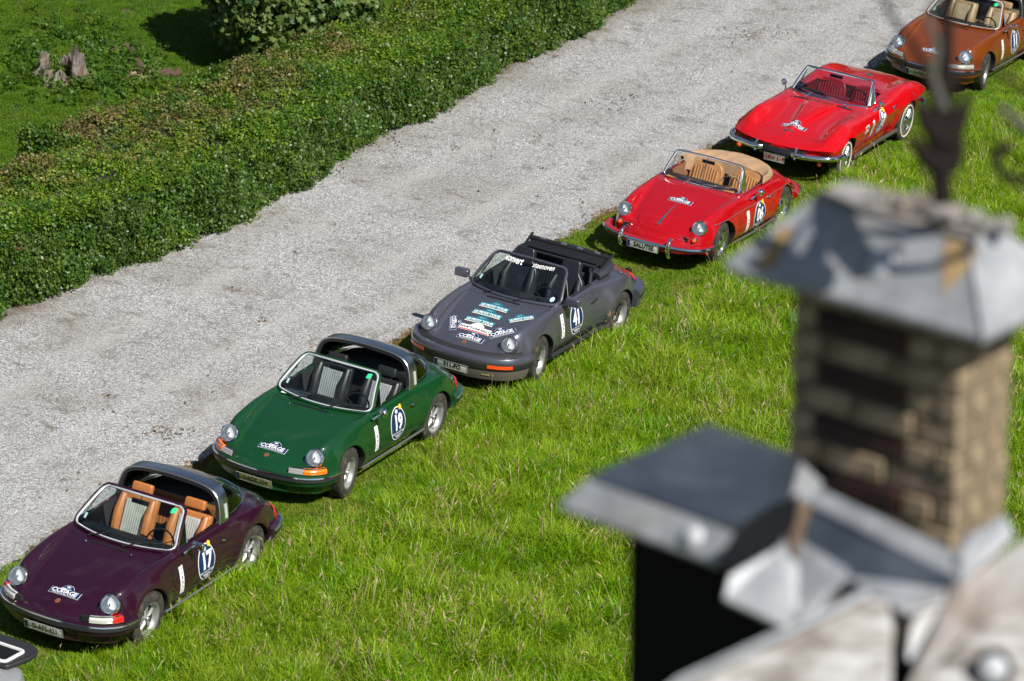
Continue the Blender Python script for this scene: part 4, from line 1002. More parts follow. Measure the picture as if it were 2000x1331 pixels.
    licence_plate(car, (2.045, -.02, .375), 'SALUTEE', R(6), PLATEW)
    TB = spath([(-1.45, .80), (-1.62, .76), (-1.80, .66), (-1.92, .50), (-1.99, .3), (-2.01, 0)]); tl = sym(TB)[::-1]
    mb = MB(); mb.sweep(tl, [(-.06, .47), (0, .475), (.03, .45), (.03, .39), (-.02, .37)]); bo = mb.build('rear_bumper', RED, car); mb = MB(); mb.sweep(tl, [(.026, .462), (.042, .458), (.044, .43), (.03, .42)]); mb.build('bumper_trim', CHROME, bo)
    for s in (1, -1): mb = MB(); mb.lathe([(0, -.07), (.03, -.06), (.05, -.02), (.052, .03)], 14, 'x', (bvh.ray_cast(Vector((-3, s * .52, .50)), Vector((1, 0, 0)))[0].x + .01, s * .52, .50)); mb.build('tail_light', REDL, car)
    # chrome bonnet handle
    pts = [Vector((1.03, 0, .80)), Vector((1.2, 0, .775)), Vector((1.40, 0, .725)), Vector((1.55, 0, .675)), Vector((1.64, 0, .625))]; rs = [.006, .010, .015, .022, .030]
    for p in pts:
        h = bvh.ray_cast(Vector((p.x, 0, 1.3)), Vector((0, 0, -1))); p.z = h[0].z + (.012 + .014 * (p.x - 1.0)) if h[0] else p.z
    mb = MB(); mb.tube(pts, rs, 10, flat=.8); mb.build('bonnet_handle', CHROME, ob['bonnet'])
    cottage_sticker(bvh, (.93, .0, 1.3), (0, 1, 0), (-1, 0, 0), (0, 0, -1), ob['bonnet'], .37)
    roundel(bvh, (-.11, .8, .475), '06', ob['door_l']); sponsor_strip(bvh, (.27, .8, .475), ob['door_l'], tilt=R(6))
    for s in (1, -1):
        D = Decal(bvh, (0, s * 1.0, .70), (-1, 0, 0), (0, 0, 1), (0, -s, 0)); pts = [D.pt(-1.32 + k * .10, -.018 + .012 * k / 24, .006) for k in range(25)]
        mb = MB(); mb.tube(pts, .006, 6); mb.build('side_trim', mat('anodised_trim', (.55, .55, .56), .3, .9), car)
        dr = ob['door_l' if s > 0 else 'door_r']
        mb = MB(); mb.tube([(.30, s * .672, .852), (0, s * .668, .856), (-.40, s * .672, .858)], .008, 6); mb.build('window_rail', CHROME, dr)
        mb = MB(); mb.tube([(-.38, s * .818, .690), (-.40, s * .838, .695), (-.48, s * .838, .695), (-.50, s * .815, .690)], .010, 6); mb.build('door_handle', CHROME, dr)
        mb = MB(); mb.tube([(.72, s * .80, .262), (0, s * .815, .255), (-.70, s * .81, .262)], .014, 6); mb.build('sill_trim', mat('anodised_trim', (.55, .55, .56), .3, .9), car)
        disc_wheel(car, (1.05, s * .70, .325), s, R(8)); disc_wheel(car, (-1.05, s * .70, .325), s)
    mirror_round(ob['door_l'], (.16, .775, .79), (.02, .855, .875), .055)
    return car

def vette(loc, rz, label='v'):
    RED = paint('paint_bright_red', (.44, .002, .005), 0, .20, .004)
    car = thing('convertible', label, 'car', loc, rz, 'classic sports cars parked in a row on the grass')
    ck = [(float(.06 - .12 * (y / .63) ** 2), float(y)) for y in np.linspace(-.62, .62, 13)] + rounded([(-.70, .62), (-.78, .30), (-.78, -.30), (-.70, -.62)], .06)
    doors = rounded([(.30, .30), (.42, .60), (.40, 1.1), (-.56, 1.1), (-.74, .80), (-.70, .45), (-.56, .30)], [.05, .08, 0, 0, .08, .1, .08])
    bonnet = rounded([(1.72, -.14), (1.72, .14), (1.66, .30), (1.50, .50), (.62, .56), (.24, .54), (.30, .0), (.24, -.54), (.62, -.56), (1.50, -.50), (1.66, -.30)], .05, 3)
    # coves behind the front wheels
    coves = []
    for s in (1, -1):
        for z in (.46, .55):
            p = [(.84, z - .028), (.84, z + .028), (.38, z + .004), (.38, z - .004)]; coves.append(prism(p, min(s * .835, s * 1.2), max(s * .835, s * 1.2), 'y', mat('slot_paint', (.5, .5, .5))))
    parts = cut_body('vette', rows_vette(), [(1.245, .335), (-1.245, .335)], .385, (ck, .30, .45), doors, bonnet, None, crease=(6,), extra=coves)
    RL = leather('red_vinyl', (.20, .007, .016), .36); TR = mat('red_cabin_trim', (.08, .004, .008), .6)
    ob = place_body(car, parts, RED, TR); bvh = parts['bvh']
    mb = MB(); mb.box((-.07, 0, .80), (.14, 1.20, .13)); d = mb.build('dashboard', RL, car, bevel=.03)
    steering(car, (-.20, .34, .80), .19, 24, BLACK, 3)
    mb = MB(); mb.tube([(-.35, 0, .40), (-.30, 0, .58)], .010, 6); mb.lathe([(0, .03), (.02, .02), (.024, 0), (.016, -.02)], 10, 'z', (-.30, 0, .59)); mb.box((-.35, 0, .38), (.6, .18, .14)); mb.build('gear_lever', CHROME, car)
    for y in (.32, -.32): seat(car, y, -.62, RL, RL, 'low')
    mb = MB(); mb.box((-.35, 0, .33), (.7, 1.2, .05)); mb.build('floor_mat', CARPET, car)
    f = screen_map((.045, .645, .842), (-.275, .555, 1.165), .17, .08, .02)
    ws = windscreen(car, f, SCREENF, BRIGHT, .019, .006, glass=GLASS, cu=.06, cv=.07)
    mb = MB(); mb.box(f(-.05, .84) + Vector((-.06, 0, 0)), (.025, .22, .055)); mb.build('interior_mirror', BLACK, ws, bevel=.008)
    for s in (1, -1):
        q = [Vector((.03, s * .655, .85)), Vector((-.24, s * .655, .85)), Vector((-.285, s * .57, 1.14))]; mb = MB(); mb.add(q, [(0, 1, 2)]); g = mb.build('quarter_window', GLASS, ws); mb = MB(); mb.tube([q[0], q[1], q[2]], .010, 6); mb.build('quarter_frame', CHROME, g)
    wiper(car, f(-.10, .05) + Vector((.03, 0, .01)), f(-.75, .12) + Vector((.02, 0, .01)), (.30, -.34, .845), CHROME); wiper(car, f(.0, .12) + Vector((.02, 0, .01)), f(.55, .06) + Vector((.03, .0, .01)), (.30, .40, .842), CHROME)
    for s in (1, -1): Decal(bvh, (.335, s * .37, 1.3), (0, 1, 0), (-1, 0, 0), (0, 0, -1)).layer('scuttle_vent', poly2d(rounded(rect(.26, .055), .015)), .004, BLACK, ob['bonnet'])
    cottage_sticker(bvh, (1.42, .0, 1.3), (0, 1, 0), (-1, 0, 0), (0, 0, -1), ob['bonnet'], .40)
    D = Decal(bvh, (1.63, 0, 1.3), (0, 1, 0), (-1, 0, 0), (0, 0, -1)); e = D.layer('crossed_flag_emblem', poly2d([(-.10, .045), (-.085, .01), (-.02, -.012), (0, -.04), (.02, -.012), (.085, .01), (.10, .045), (.02, .02), (0, .0), (-.02, .02)]), .006, CHROME, ob['bonnet'])
    D.layer('emblem_field', poly2d(ellipse(.014, .014, 8)), .008, DREDP, e)
    # rotating headlamp doors (closed) seen as panels
    for s in (1, -1):
        mb = MB(); D = Decal(bvh, (1.79, s * .52, 1.3), (0, 1, 0), (-1, 0, 0), (0, 0, -1)); pts = [D.pt(a, b, .0015) for a, b in [(-.19, .10), (.17, .10), (.17, -.10), (-.21, -.10)]]
        P = []
        for i in range(3): 
            for k in range(6): P.append(D.pt(*[u + (v - u) * k / 6 for u, v in zip([(-.19, -.09), (-.19, .10), (.15, .10), (.15, -.05)][i], [(-.19, -.09), (-.19, .10), (.15, .10), (.15, -.05)][i + 1])], .001))
        P = [p for p in P if p.z < .9]
        mb.tube(P, .0028, 4); mb.build('lamp_door_gap', WELL, car)
    # bumpers and grille
    for s in (1, -1):
        NB = spath([(1.62, .905), (1.75, .885), (1.87, .815), (1.96, .68), (2.03, .48), (2.06, .33), (2.02, .26)]); NB = NB if s > 0 else [(x, -y) for x, y in NB[::-1]]
        mb = MB(); mb.sweep(NB, [(.0, .525), (.022, .53), (.045, .51), (.052, .475), (.042, .45), (.0, .445)]); mb.build('front_bumper', CHROME, car, sharp=60)
        mb = MB(); mb.tube([(2.03, s * .33, .58), (2.10, s * .335, .53), (2.10, s * .335, .44), (2.04, s * .33, .40)], .024, 8); mb.build('bumper_guard', CHROME, car)
        mb = MB(); mb.lathe([(0, .02), (.03, .012), (.038, -.01)], 12, 'x', (1.93, s * .68, .385)); mb.build('indicator', mat('orange_lens', (.75, .10, .01), .15, 0, .6), car)
    gp = [(2.0, .47), (2.045, .3), (2.075, 0), (2.045, -.3), (2.0, -.47)]
    mb = MB(); mb.sweep(gp, [(-.05, .545), (.004, .545), (.004, .40), (-.05, .40)]); mb.build('grille_recess_panel', WELL, car)  # solid black panel painted for the shaded recess behind the grille
    mb = MB()
    for k in range(6): mb.tube([(2.012, -.44, .465 + k * .012), (2.062, -.2, .465 + k * .012), (2.085, 0, .465 + k * .012), (2.062, .2, .465 + k * .012), (2.012, .44, .465 + k * .012)], .003, 4)
    mb.build('grille_bar', mat('grille_dark', (.20, .20, .21), .3, .9), car)
    licence_plate(car, (2.10, -.0, .375), 'OBW·519', R(8), mat('plate_cream', (.60, .58, .52), .4), DREDP, .34, .115, False)
    for s in (1, -1):
        TB = spath([(-1.75, .90), (-1.95, .85), (-2.12, .72), (-2.22, .5), (-2.27, .3)]); tb = TB[::-1] if s > 0 else [(x, -y) for x, y in TB]
        mb = MB(); mb.sweep(tb, [(0, .50), (.03, .50), (.045, .46), (.03, .42), (0, .42)]); mb.build('rear_bumper', CHROME, car)
        for y in (.42, .62): mb = MB(); mb.lathe([(0, -.05), (.05, -.04), (.06, .0), (.062, .02)], 16, 'x', (-2.27 + (y - .42) * .25, s * y, .575)); mb.build('tail_light', REDL, car)
        dr = ob['door_l' if s > 0 else 'door_r']
        mb = MB(); mb.tube([(.06, s * .672, .842), (-.3, s * .668, .846), (-.60, s * .67, .85)], .008, 6); mb.build('window_rail', CHROME, dr)
        mb = MB(); mb.tube([(-.55, s * .845, .735), (-.57, s * .865, .742), (-.66, s * .865, .742), (-.68, s * .845, .735)], .011, 6); mb.lathe([(0, .02), (.016, .012), (.018, -.01)], 10, 'y', (-.60, s * .85, .70)); mb.build('door_handle', CHROME, dr)
        mb = MB(); mb.tube([(.86, s * .83, .265), (.3, s * .812, .262), (-.3, s * .812, .262), (-.86, s * .84, .268)], .034, 10, flat=1.0); mb.build('side_exhaust_trim', mat('dull_sill_metal', (.30, .28, .26), .35, .9), car)
        fan_wheel(car, (1.245, s * .755, .335), s, R(4)); fan_wheel(car, (-1.245, s * .77, .335), s)
    mirror_round(ob['door_l'], (.06, .76, .80), (-.06, .83, .90), .05); mirror_round(ob['door_r'], (.06, -.76, .80), (-.02, -.84, .90), .05)
    mb = MB(); mb.lathe([(0, .012), (.05, .010), (.065, 0)], 20, 'z', (-1.55, 0, .842)); mb.build('fuel_cap', CHROME, car)
    roundel(bvh, (-.13, .8, .60), '18', ob['door_l'], .15, .19); sponsor_strip(bvh, (.22, .8, .575), ob['door_l'], .075, .28, R(12))
    D = Decal(bvh, (.52, .8, .62), (-1, 0, 0), (0, 0, 1), (0, -1, 0), R(4))
    D.layer('wing_sticker', poly2d(rect(.16, .045)), .004, mat('print_pale_orange', (.75, .52, .42)), ob['body'], (0, .055)); w2 = D.layer('wing_sticker', poly2d([(-.08, -.03), (.08, -.03), (.08, .02), (.04, .035), (.02, .015), (-.03, .03), (-.06, .01), (-.08, .02)]), .004, WHITE, ob['body'], (0, -.01))
    D.layer('wing_sticker_lettering', text2d('RALLY', .03, .001), .007, DARKP, w2, (0, .055))
    return car
# ------------------------------------------------------------------ ground
LANE = R(64.6)                                      # bearing of drive, hedge and row of cars
LU = Vector((math.cos(LANE), math.sin(LANE), 0)); LN = Vector((-math.sin(LANE), math.cos(LANE), 0))
LO = Vector((-6.86, 50.25, 0))                      # foot of the hedge at the left edge of the photograph
def lane(a, b, z=0.): p = LO + LU * a + LN * b; return Vector((p.x, p.y, z))
def lane_inv(x, y): d = Vector((x, y, 0)) - LO; return d.dot(LU), d.dot(LN)
VERGE_PIX = [(0, 1110), (380, 915), (770, 670), (815, 650), (1100, 465), (1200, 415), (1400, 290), (1700, 140)]
VERGE = [lane_inv(*on_ground(u, v).xy) for u, v in VERGE_PIX]
def verge_b(a): return float(np.interp(a, [v[0] for v in VERGE], [v[1] for v in VERGE]))
HEDGE_PIX = [(0, 620), (200, 545), (420, 465), (640, 345), (700, 290), (870, 220), (1000, 130), (1130, 80), (1245, 0)]
HEDGE = [lane_inv(*on_ground(u, v).xy) for u, v in HEDGE_PIX]
def hedge_b(a): return float(np.interp(a, [v[0] for v in HEDGE], [v[1] for v in HEDGE]))

SOIL = mat('lawn_soil', (.07, .055, .03), .95)
t = NT(SOIL); g = t.geo(); n1 = t.noise(1.3, 6, .6, g); n2 = t.noise(26, 5, .7, g)
t.base(t.mix(t.ramp(n1, [(.35, 0.), (.7, 1.)]), t.mix(n2, (.035, .045, .012), (.10, .085, .04)), t.mix(n2, (.03, .05, .008), (.075, .10, .02))))
t.bump(n2, .8, .03)
GRAVEL = mat('gravel', (.35, .33, .30), .9)
t = NT(GRAVEL); g = t.geo()
v1 = t.voro(44, g, 1); v2 = t.voro(95, g, 1); vd = t.voro(44, g, 0)
sx = t.new('SeparateColor'); t.l.new(v1, sx.inputs[0]); sx2 = t.new('SeparateColor'); t.l.new(v2, sx2.inputs[0])
stone = t.mix(.45, t.ramp(sx.outputs[0], [(0., (.06, .055, .055)), (.2, (.30, .29, .28)), (.55, (.52, .52, .515)), (1., (.95, .95, .96))]), t.ramp(sx2.outputs[1], [(0., (.09, .08, .08)), (.4, (.43, .43, .425)), (1., (.93, .93, .94))]))
stone = t.mix(t.ramp(vd, [(.25, 0.), (.75, .55)]), stone, (.10, .09, .08))
big = t.noise(.55, 5, .6, g); mid = t.noise(2.6, 6, .7, g, .6)
col = t.mix(t.ramp(big, [(.40, .0), (.66, .42)]), stone, (.22, .195, .16))
col = t.mix(t.ramp(mid, [(.54, 0.), (.68, .72)]), col, (.15, .118, .085))
dq = t.new('VectorMath', operation='DOT_PRODUCT'); t.l.new(g, dq.inputs[0]); dq.inputs[1].default_value = tuple(LN)
trk = t.math('SUBTRACT', dq.outputs['Value'], float(LO.dot(LN)))
for pos in (-1.5, -3.0, -3.9):
    w_ = t.math('SUBTRACT', 1., t.math('MULTIPLY', t.math('ABSOLUTE', t.math('ADD', trk, -pos)), 3.2))
    col = t.mix(t.math('MULTIPLY', t.math('MAXIMUM', w_, 0.), t.ramp(big, [(.35, .05), (.6, .28)])), col, (.62, .60, .57))
# dirtier along both edges of the drive
dp = t.new('VectorMath', operation='DOT_PRODUCT'); t.l.new(g, dp.inputs[0]); dp.inputs[1].default_value = tuple(LN)
off = t.math('SUBTRACT', dp.outputs['Value'], float(LO.dot(LN)))
edge = t.ramp(t.math('ADD', t.math('MULTIPLY', off, .2), 1.0), [(.0, 0.), (.90, .0), (.99, .75), (1.0, .9)])
col = t.mix(t.math('MULTIPLY', edge, t.ramp(mid, [(.3, .25), (.6, 1.)])), col, (.13, .09, .055))
t.base(col); t.bump(t.math('ADD', t.math('MULTIPLY', vd, -1.), sx2.outputs[0]), 1.0, .016)

def sheet(name, pts, z, m, kind='structure'):
    o = mesh_obj(name, [(p[0], p[1], z) for p in pts], [tuple(range(len(pts)))], m, None, False); o['kind'] = kind; return o
nx_, ny_ = 60, 90
vs = []; fs = []
sheet('ground', [(-400, -100), (400, -100), (400, 700), (-400, 700)], -.012, SOIL)
L = [lane(a, verge_b(a) + .05 * math.sin(a * 5.1) + .04 * math.sin(a * 13.7) + .03 * math.sin(a * 29)) for a in np.arange(-40, 60, .12)]
L2 = [lane(a, max(hedge_b(a) + .35, hedge_b(a)) if -2 < a < 24 else .3) for a in np.arange(60, -40, -.5)]
g_o = mesh_obj('gravel_drive', [tuple(p) for p in L + L2], [tuple(range(len(L + L2)))], GRAVEL, None, False); g_o['kind'] = 'structure'
bm = bmesh.new(); bm.from_mesh(g_o.data); bmesh.ops.triangulate(bm, faces=bm.faces[:]); bm.to_mesh(g_o.data); bm.free()
g_o.location.z = .0

# ------------------------------------------------------------------ foliage helpers
def leaf_mat(name, c0, c1, c2, patch=None, trans=.45, rough=.45, pscale=.6, spec=.35, root=None):
    """leaf colour varies per clump and over the plant; patch: a third tint in broad patches"""
    m = bpy.data.materials.new(name); m.use_nodes = True; MATS[name] = m; t = NT(m)
    oi = t.new('ObjectInfo').outputs['Random']; g = t.geo()
    pr = t.new('NewGeometry').outputs['Random Per Island']
    col = t.mix(pr, c0, c1); col = t.mix(t.ramp(oi, [(.2, 0.), (1., .8)]), col, c2)
    if patch:
        n = t.noise(pscale, 4, .6, g); at = t.new('Attribute'); at.attribute_type = 'INSTANCER'; at.attribute_name = 'tone'
        k = t.math('MULTIPLY', t.ramp(n, [(.44, 0.), (.58, 1.)]), at.outputs['Fac']); col = t.mix(t.math('MULTIPLY', k, t.math('ADD', t.math('MULTIPLY', pr, .9), .2)), col, patch)
    t.base(col); t.b.inputs['Roughness'].default_value = rough; t.b.inputs['Specular IOR Level'].default_value = spec
    tr = t.new('BsdfTranslucent'); t.l.new(t.mix(.5, col, (.30, .48, .02), 'MIX'), tr.inputs[0])
    ms = t.new('MixShader'); ms.inputs[0].default_value = trans
    out = [n for n in t.n if n.type == 'OUTPUT_MATERIAL'][0]
    t.l.new(t.b.outputs[0], ms.inputs[1]); t.l.new(tr.outputs[0], ms.inputs[2]); t.l.new(ms.outputs[0], out.inputs[0]); return m
def blades(n, rad, h, w, lean=.5, seed=0, heads=0, m2=1):
    r = random.Random(seed); V = []; Fc = []; M = []
    for i in range(n):
        a = r.random() * 2 * PI; q = rad * math.sqrt(r.random()); x, y = q * math.cos(a), q * math.sin(a); hh = h * r.uniform(.55, 1.15); ww = w * r.uniform(.7, 1.3)
        b = r.random() * 2 * PI; ln = hh * lean * r.uniform(.2, 1.2); dx, dy = math.cos(b), math.sin(b); px, py = -dy * ww / 2, dx * ww / 2; k = len(V)
        for t_, wf in ((0, 1.), (.45, .9), (.8, .55)):
            cx, cy, cz = x + dx * ln * t_ ** 1.8, y + dy * ln * t_ ** 1.8, hh * t_ * (1 - .25 * lean * t_)
            V += [(cx - px * wf, cy - py * wf, cz), (cx + px * wf, cy + py * wf, cz)]
        V.append((x + dx * ln * 1.15, y + dy * ln * 1.15, hh * (1 - .3 * lean)))
        Fc += [(k, k + 1, k + 3, k + 2), (k + 2, k + 3, k + 5, k + 4), (k + 4, k + 5, k + 6)]; M += [0, 0, 0]
    for i in range(heads):
        a = r.random() * 2 * PI; q = rad * math.sqrt(r.random()); x, y = q * math.cos(a), q * math.sin(a); hh = h * r.uniform(1.1, 1.6); b = r.random() * 2 * PI; ln = hh * .35 * r.random()
        P = [(x, y, 0), (x + math.cos(b) * ln * .3, y + math.sin(b) * ln * .3, hh * .5), (x + math.cos(b) * ln, y + math.sin(b) * ln, hh)]; k = len(V); ww = .0022
        for p in P: V += [(p[0] - ww, p[1], p[2]), (p[0] + ww, p[1], p[2])]
        Fc += [(k, k + 1, k + 3, k + 2), (k + 2, k + 3, k + 5, k + 4)]; M += [m2, m2]
        c = Vector(P[2]); d = (c - Vector(P[1])).normalized(); L_ = r.uniform(.05, .11); k = len(V); s_ = r.uniform(.006, .012)
        up = [c + d * L_ * .4 + Vector((math.cos(e) * s_, math.sin(e) * s_, 0)) for e in (0, 2.1, 4.2)]; V += [tuple(c)] + [tuple(e) for e in up] + [tuple(c + d * L_ + Vector((math.cos(b) * .02, math.sin(b) * .02, -.01)))]
        Fc += [(k, k + 1, k + 2), (k, k + 2, k + 3), (k, k + 3, k + 1), (k + 4, k + 2, k + 1), (k + 4, k + 3, k + 2), (k + 4, k + 1, k + 3)]; M += [m2] * 6
    return V, Fc, M
def leaf_shape(kind):
    if kind == 'oval': return [(0, 0), (.30, .28), (.34, .6), (.12, .92), (0, 1.), (-.12, .92), (-.34, .6), (-.30, .28)]
    if kind == 'maple': return [(0, 0), (.22, .06), (.50, .10), (.34, .28), (.62, .50), (.34, .52), (.22, .66), (.0, 1.), (-.22, .66), (-.34, .52), (-.62, .50), (-.34, .28), (-.50, .10), (-.22, .06)]
def leaf_clump(n, rad, size, kind, seed, flat=.5, droop=.4):
    r = random.Random(seed); V = []; Fc = []; sh = leaf_shape(kind)
    for i in range(n):
        c = Vector((r.gauss(0, 1), r.gauss(0, 1), r.gauss(0, 1) * flat)).normalized() * rad * r.random() ** .5
        yaw = r.random() * 2 * PI; q = Matrix.Rotation(yaw, 3, 'Z') @ Matrix.Rotation(r.gauss(-droop, .45), 3, 'X') @ Matrix.Rotation(r.gauss(0, .4), 3, 'Y'); s = size * r.uniform(.6, 1.25); k = len(V)
        for (a, b) in sh: V.append(tuple(c + q @ Vector((a * s, (b - .4) * s, -abs(a) * s * .25 + .08 * s * math.sin(b * 3)))))
        Fc.append(tuple(range(k, k + len(sh))))
    return V, Fc, [0] * len(Fc)
def src(name, VFM, mats):
    V, Fc, M = VFM; me = bpy.data.meshes.new(name); me.from_pydata(V, [], Fc)
    for m in mats: me.materials.append(m)
    me.polygons.foreach_set('material_index', M); me.polygons.foreach_set('use_smooth', [kf % 2 == 5 for kf in range(len(Fc))]); me.update()
    return bpy.data.objects.new(name, me)
def scatter(name, pts, normals, scale, rotz, variant, tone, sources, parent=None, tiltv=None):
    """point mesh whose geometry nodes put one of the source clumps on each point"""
    me = bpy.data.meshes.new(name); me.from_pydata([tuple(p) for p in pts], [], []); n = len(pts)
    def att(nm, ty, data):
        a = me.attributes.new(nm, ty, 'POINT'); a.data.foreach_set('vector' if ty == 'FLOAT_VECTOR' else 'value', np.asarray(data, dtype=np.float32 if ty != 'INT' else np.int32).ravel())
    att('scl', 'FLOAT', scale); att('rot', 'FLOAT_VECTOR', rotz); att('pick', 'INT', variant); att('tone', 'FLOAT', tone)
    o = link(bpy.data.objects.new(name, me), parent)
    ng = bpy.data.node_groups.new(name, 'GeometryNodeTree'); ng.interface.new_socket('Geometry', in_out='INPUT', socket_type='NodeSocketGeometry'); ng.interface.new_socket('Geometry', in_out='OUTPUT', socket_type='NodeSocketGeometry')
    N, Lk = ng.nodes, ng.links; i = N.new('NodeGroupInput'); q = N.new('NodeGroupOutput')
    m2p = N.new('GeometryNodeMeshToPoints'); Lk.new(i.outputs[0], m2p.inputs['Mesh'])
    iop = N.new('GeometryNodeInstanceOnPoints'); Lk.new(m2p.outputs[0], iop.inputs['Points'])
    gi = N.new('GeometryNodeGeometryToInstance')
    for s in reversed(sources):
        oi = N.new('GeometryNodeObjectInfo'); oi.inputs['Object'].default_value = s; oi.transform_space = 'ORIGINAL'; Lk.new(oi.outputs['Geometry'], gi.inputs[0])
    Lk.new(gi.outputs[0], iop.inputs['Instance']); iop.inputs['Pick Instance'].default_value = True
    def na(nm, ty):
        a = N.new('GeometryNodeInputNamedAttribute'); a.data_type = ty; a.inputs['Name'].default_value = nm; return a.outputs['Attribute']
    Lk.new(na('pick', 'INT'), iop.inputs['Instance Index']); Lk.new(na('scl', 'FLOAT'), iop.inputs['Scale']); Lk.new(na('rot', 'FLOAT_VECTOR'), iop.inputs['Rotation'])
    Lk.new(iop.outputs[0], q.inputs[0])
    md = o.modifiers.new('scatter', 'NODES'); md.node_group = ng
    o['kind'] = 'stuff'
    return o
def eul(normal, spin):
    return (Vector(normal).to_track_quat('Z', 'Y').to_matrix() @ Matrix.Rotation(spin, 3, 'Z')).to_euler()
def vnoise(x, y, s=1., seed=0):
    """cheap smooth value noise"""
    x = np.asarray(x) * s + seed * 17.3; y = np.asarray(y) * s + seed * 9.1; xi = np.floor(x).astype(int); yi = np.floor(y).astype(int); fx = x - xi; fy = y - yi
    fx = fx * fx * (3 - 2 * fx); fy = fy * fy * (3 - 2 * fy)
    h = lambda a, b: np.modf(np.abs(np.sin(a * 127.1 + b * 311.7 + seed * 74.7) * 43758.5453))[0]
    return (h(xi, yi) * (1 - fx) + h(xi + 1, yi) * fx) * (1 - fy) + (h(xi, yi + 1) * (1 - fx) + h(xi + 1, yi + 1) * fx) * fy

# ------------------------------------------------------------------ grass
GR = leaf_mat('grass_blade', (.035, .12, .002), (.22, .44, .004), (.35, .49, .010), (.42, .44, .05), .45, .38, .9)
GRS = leaf_mat('grass_short', (.05, .14, .004), (.15, .30, .006), (.23, .33, .015), (.32, .26, .07), .40, .5, 1.6)
STRAW = leaf_mat('grass_seed', (.34, .27, .13), (.50, .42, .24), (.30, .16, .11), None, .3, .7)
FOOT = [(x, y, a) for (x, y, a) in []]
def build_grass():
    S = []
    for k in range(4): S.append(src('grass_tuft', blades(46, .13, .27, .0085, .75, k), [GR, STRAW]))
    for k in range(2): S.append(src('grass_tuft', blades(36, .12, .27, .0085, .8, 10 + k, 1), [GR, STRAW]))
    S.append(src('grass_tuft', blades(24, .10, .28, .008, .9, 20, 5), [GR, STRAW]))
    for k in range(3): S.append(src('turf_tuft', blades(60, .11, .055, .008, .9, 30 + k), [GRS, STRAW]))
    N = 95000
    x = NR.uniform(-11, 10.5, N); y = NR.uniform(36, 76, N)
    ab = np.array([lane_inv(a, b) for a, b in zip(x, y)]); A, B = ab[:, 0], ab[:, 1]
    vb = np.interp(A, [v[0] for v in VERGE], [v[1] for v in VERGE])
    dist = vb - B                                            # metres into the grass on the car side
    # camera frustum with a margin
    dx = x; dy = y * math.cos(PITCH) + CAM_H * math.sin(PITCH); up = y * math.sin(PITCH) - CAM_H * math.cos(PITCH)
    uu = dx * math.cos(ROLL) + up * math.sin(ROLL); vv = -dx * math.sin(ROLL) + up * math.cos(ROLL); uu = uu / dy * FPX + 1000; vv = 665.5 - vv / dy * FPX
    vis = (uu > -140) & (uu < 2140) & (vv > -110) & (vv < 1500)
    edge = .05 * np.sin(A * 5.1) + .06 * vnoise(A, B, 6, 1)
    right = vis & (dist > .06 + edge + .22 * NR.random(N) ** 3)
    ln = dist + .55 * (vnoise(x, y, .8, 3) - .5) + .25 * (vnoise(x, y, 2.6, 4) - .5)
    tall = np.clip((ln - 1.95) / .6, 0, 1)
    # long grass creeps against the flank of the cars
    P = []; Sc = []; Ro = []; Va = []; To = []
    idx = np.nonzero(right)[0]; r = NR.random((N, 6))
    pat = vnoise(x, y, .7, 6); pat2 = vnoise(x, y, 2.2, 8)
    for i in idx:
        if tall[i] > r[i, 0]:
            hsc = (.62 + .62 * tall[i]) * (.65 + .6 * pat[i]) * (.65 + .6 * pat2[i])
            v = int(r[i, 1] * 4) if r[i, 2] < .85 else (4 + int(r[i, 1] * 2) if r[i, 2] < .992 - .03 * pat2[i] else 6)
            P.append((x[i], y[i], -.01)); Sc.append(hsc); Ro.append((r[i, 3] * .9 - .45, r[i, 4] * .9 - .45, r[i, 5] * 6.28)); Va.append(v); To.append(.55 * r[i, 0] + .3 * pat2[i])
        else:
            P.append((x[i], y[i], -.008)); Sc.append(.75 + .6 * r[i, 1] + .8 * tall[i]); Ro.append((0, 0, r[i, 5] * 6.28)); Va.append(7 + int(r[i, 2] * 3)); To.append(.9 * r[i, 0] + .25)
    # second helping of turf so that the mown strip is dense
    M = 60000; x2 = NR.uniform(-7, 8.5, M); y2 = NR.uniform(37, 70, M); 
    for k in range(M):
        a, b = lane_inv(x2[k], y2[k]); d = verge_b(a) - b
        if .05 + .12 * NR.random() < d < 3.0: P.append((x2[k], y2[k], -.008)); Sc.append(.7 + .6 * NR.random()); Ro.append((0, 0, NR.random() * 6.28)); Va.append(7 + int(NR.random() * 3)); To.append(NR.random())
    o = scatter('meadow_grass', P, None, Sc, Ro, Va, To, S); tag(o, 'long green meadow grass with pale seed heads beside the parked cars', 'grass')
    # lawn behind the hedge
    P = []; Sc = []; Ro = []; Va = []; To = []
    M = 34000; x2 = NR.uniform(-12, -1, M); y2 = NR.uniform(54, 76, M)
    for k in range(M):
        a, b = lane_inv(x2[k], y2[k])
        if b > 1.0: P.append((x2[k], y2[k], -.01)); Sc.append(.65 + .5 * NR.random()); Ro.append((0, 0, NR.random() * 6.28)); Va.append(int(NR.random() * 3)); To.append(.4 * NR.random())
    LG = leaf_mat('lawn_blade', (.03, .09, .002), (.085, .20, .004), (.14, .24, .008), (.14, .15, .02), .35, .55, 1.2)
    LS = [src('lawn_tuft', blades(60, .11, .055, .008, .9, 40 + k), [LG, STRAW]) for k in range(3)]
    o = scatter('lawn_grass', P, None, Sc, Ro, Va, To, LS); tag(o, 'short mown lawn grass in the garden behind the hedge', 'grass')
build_grass()

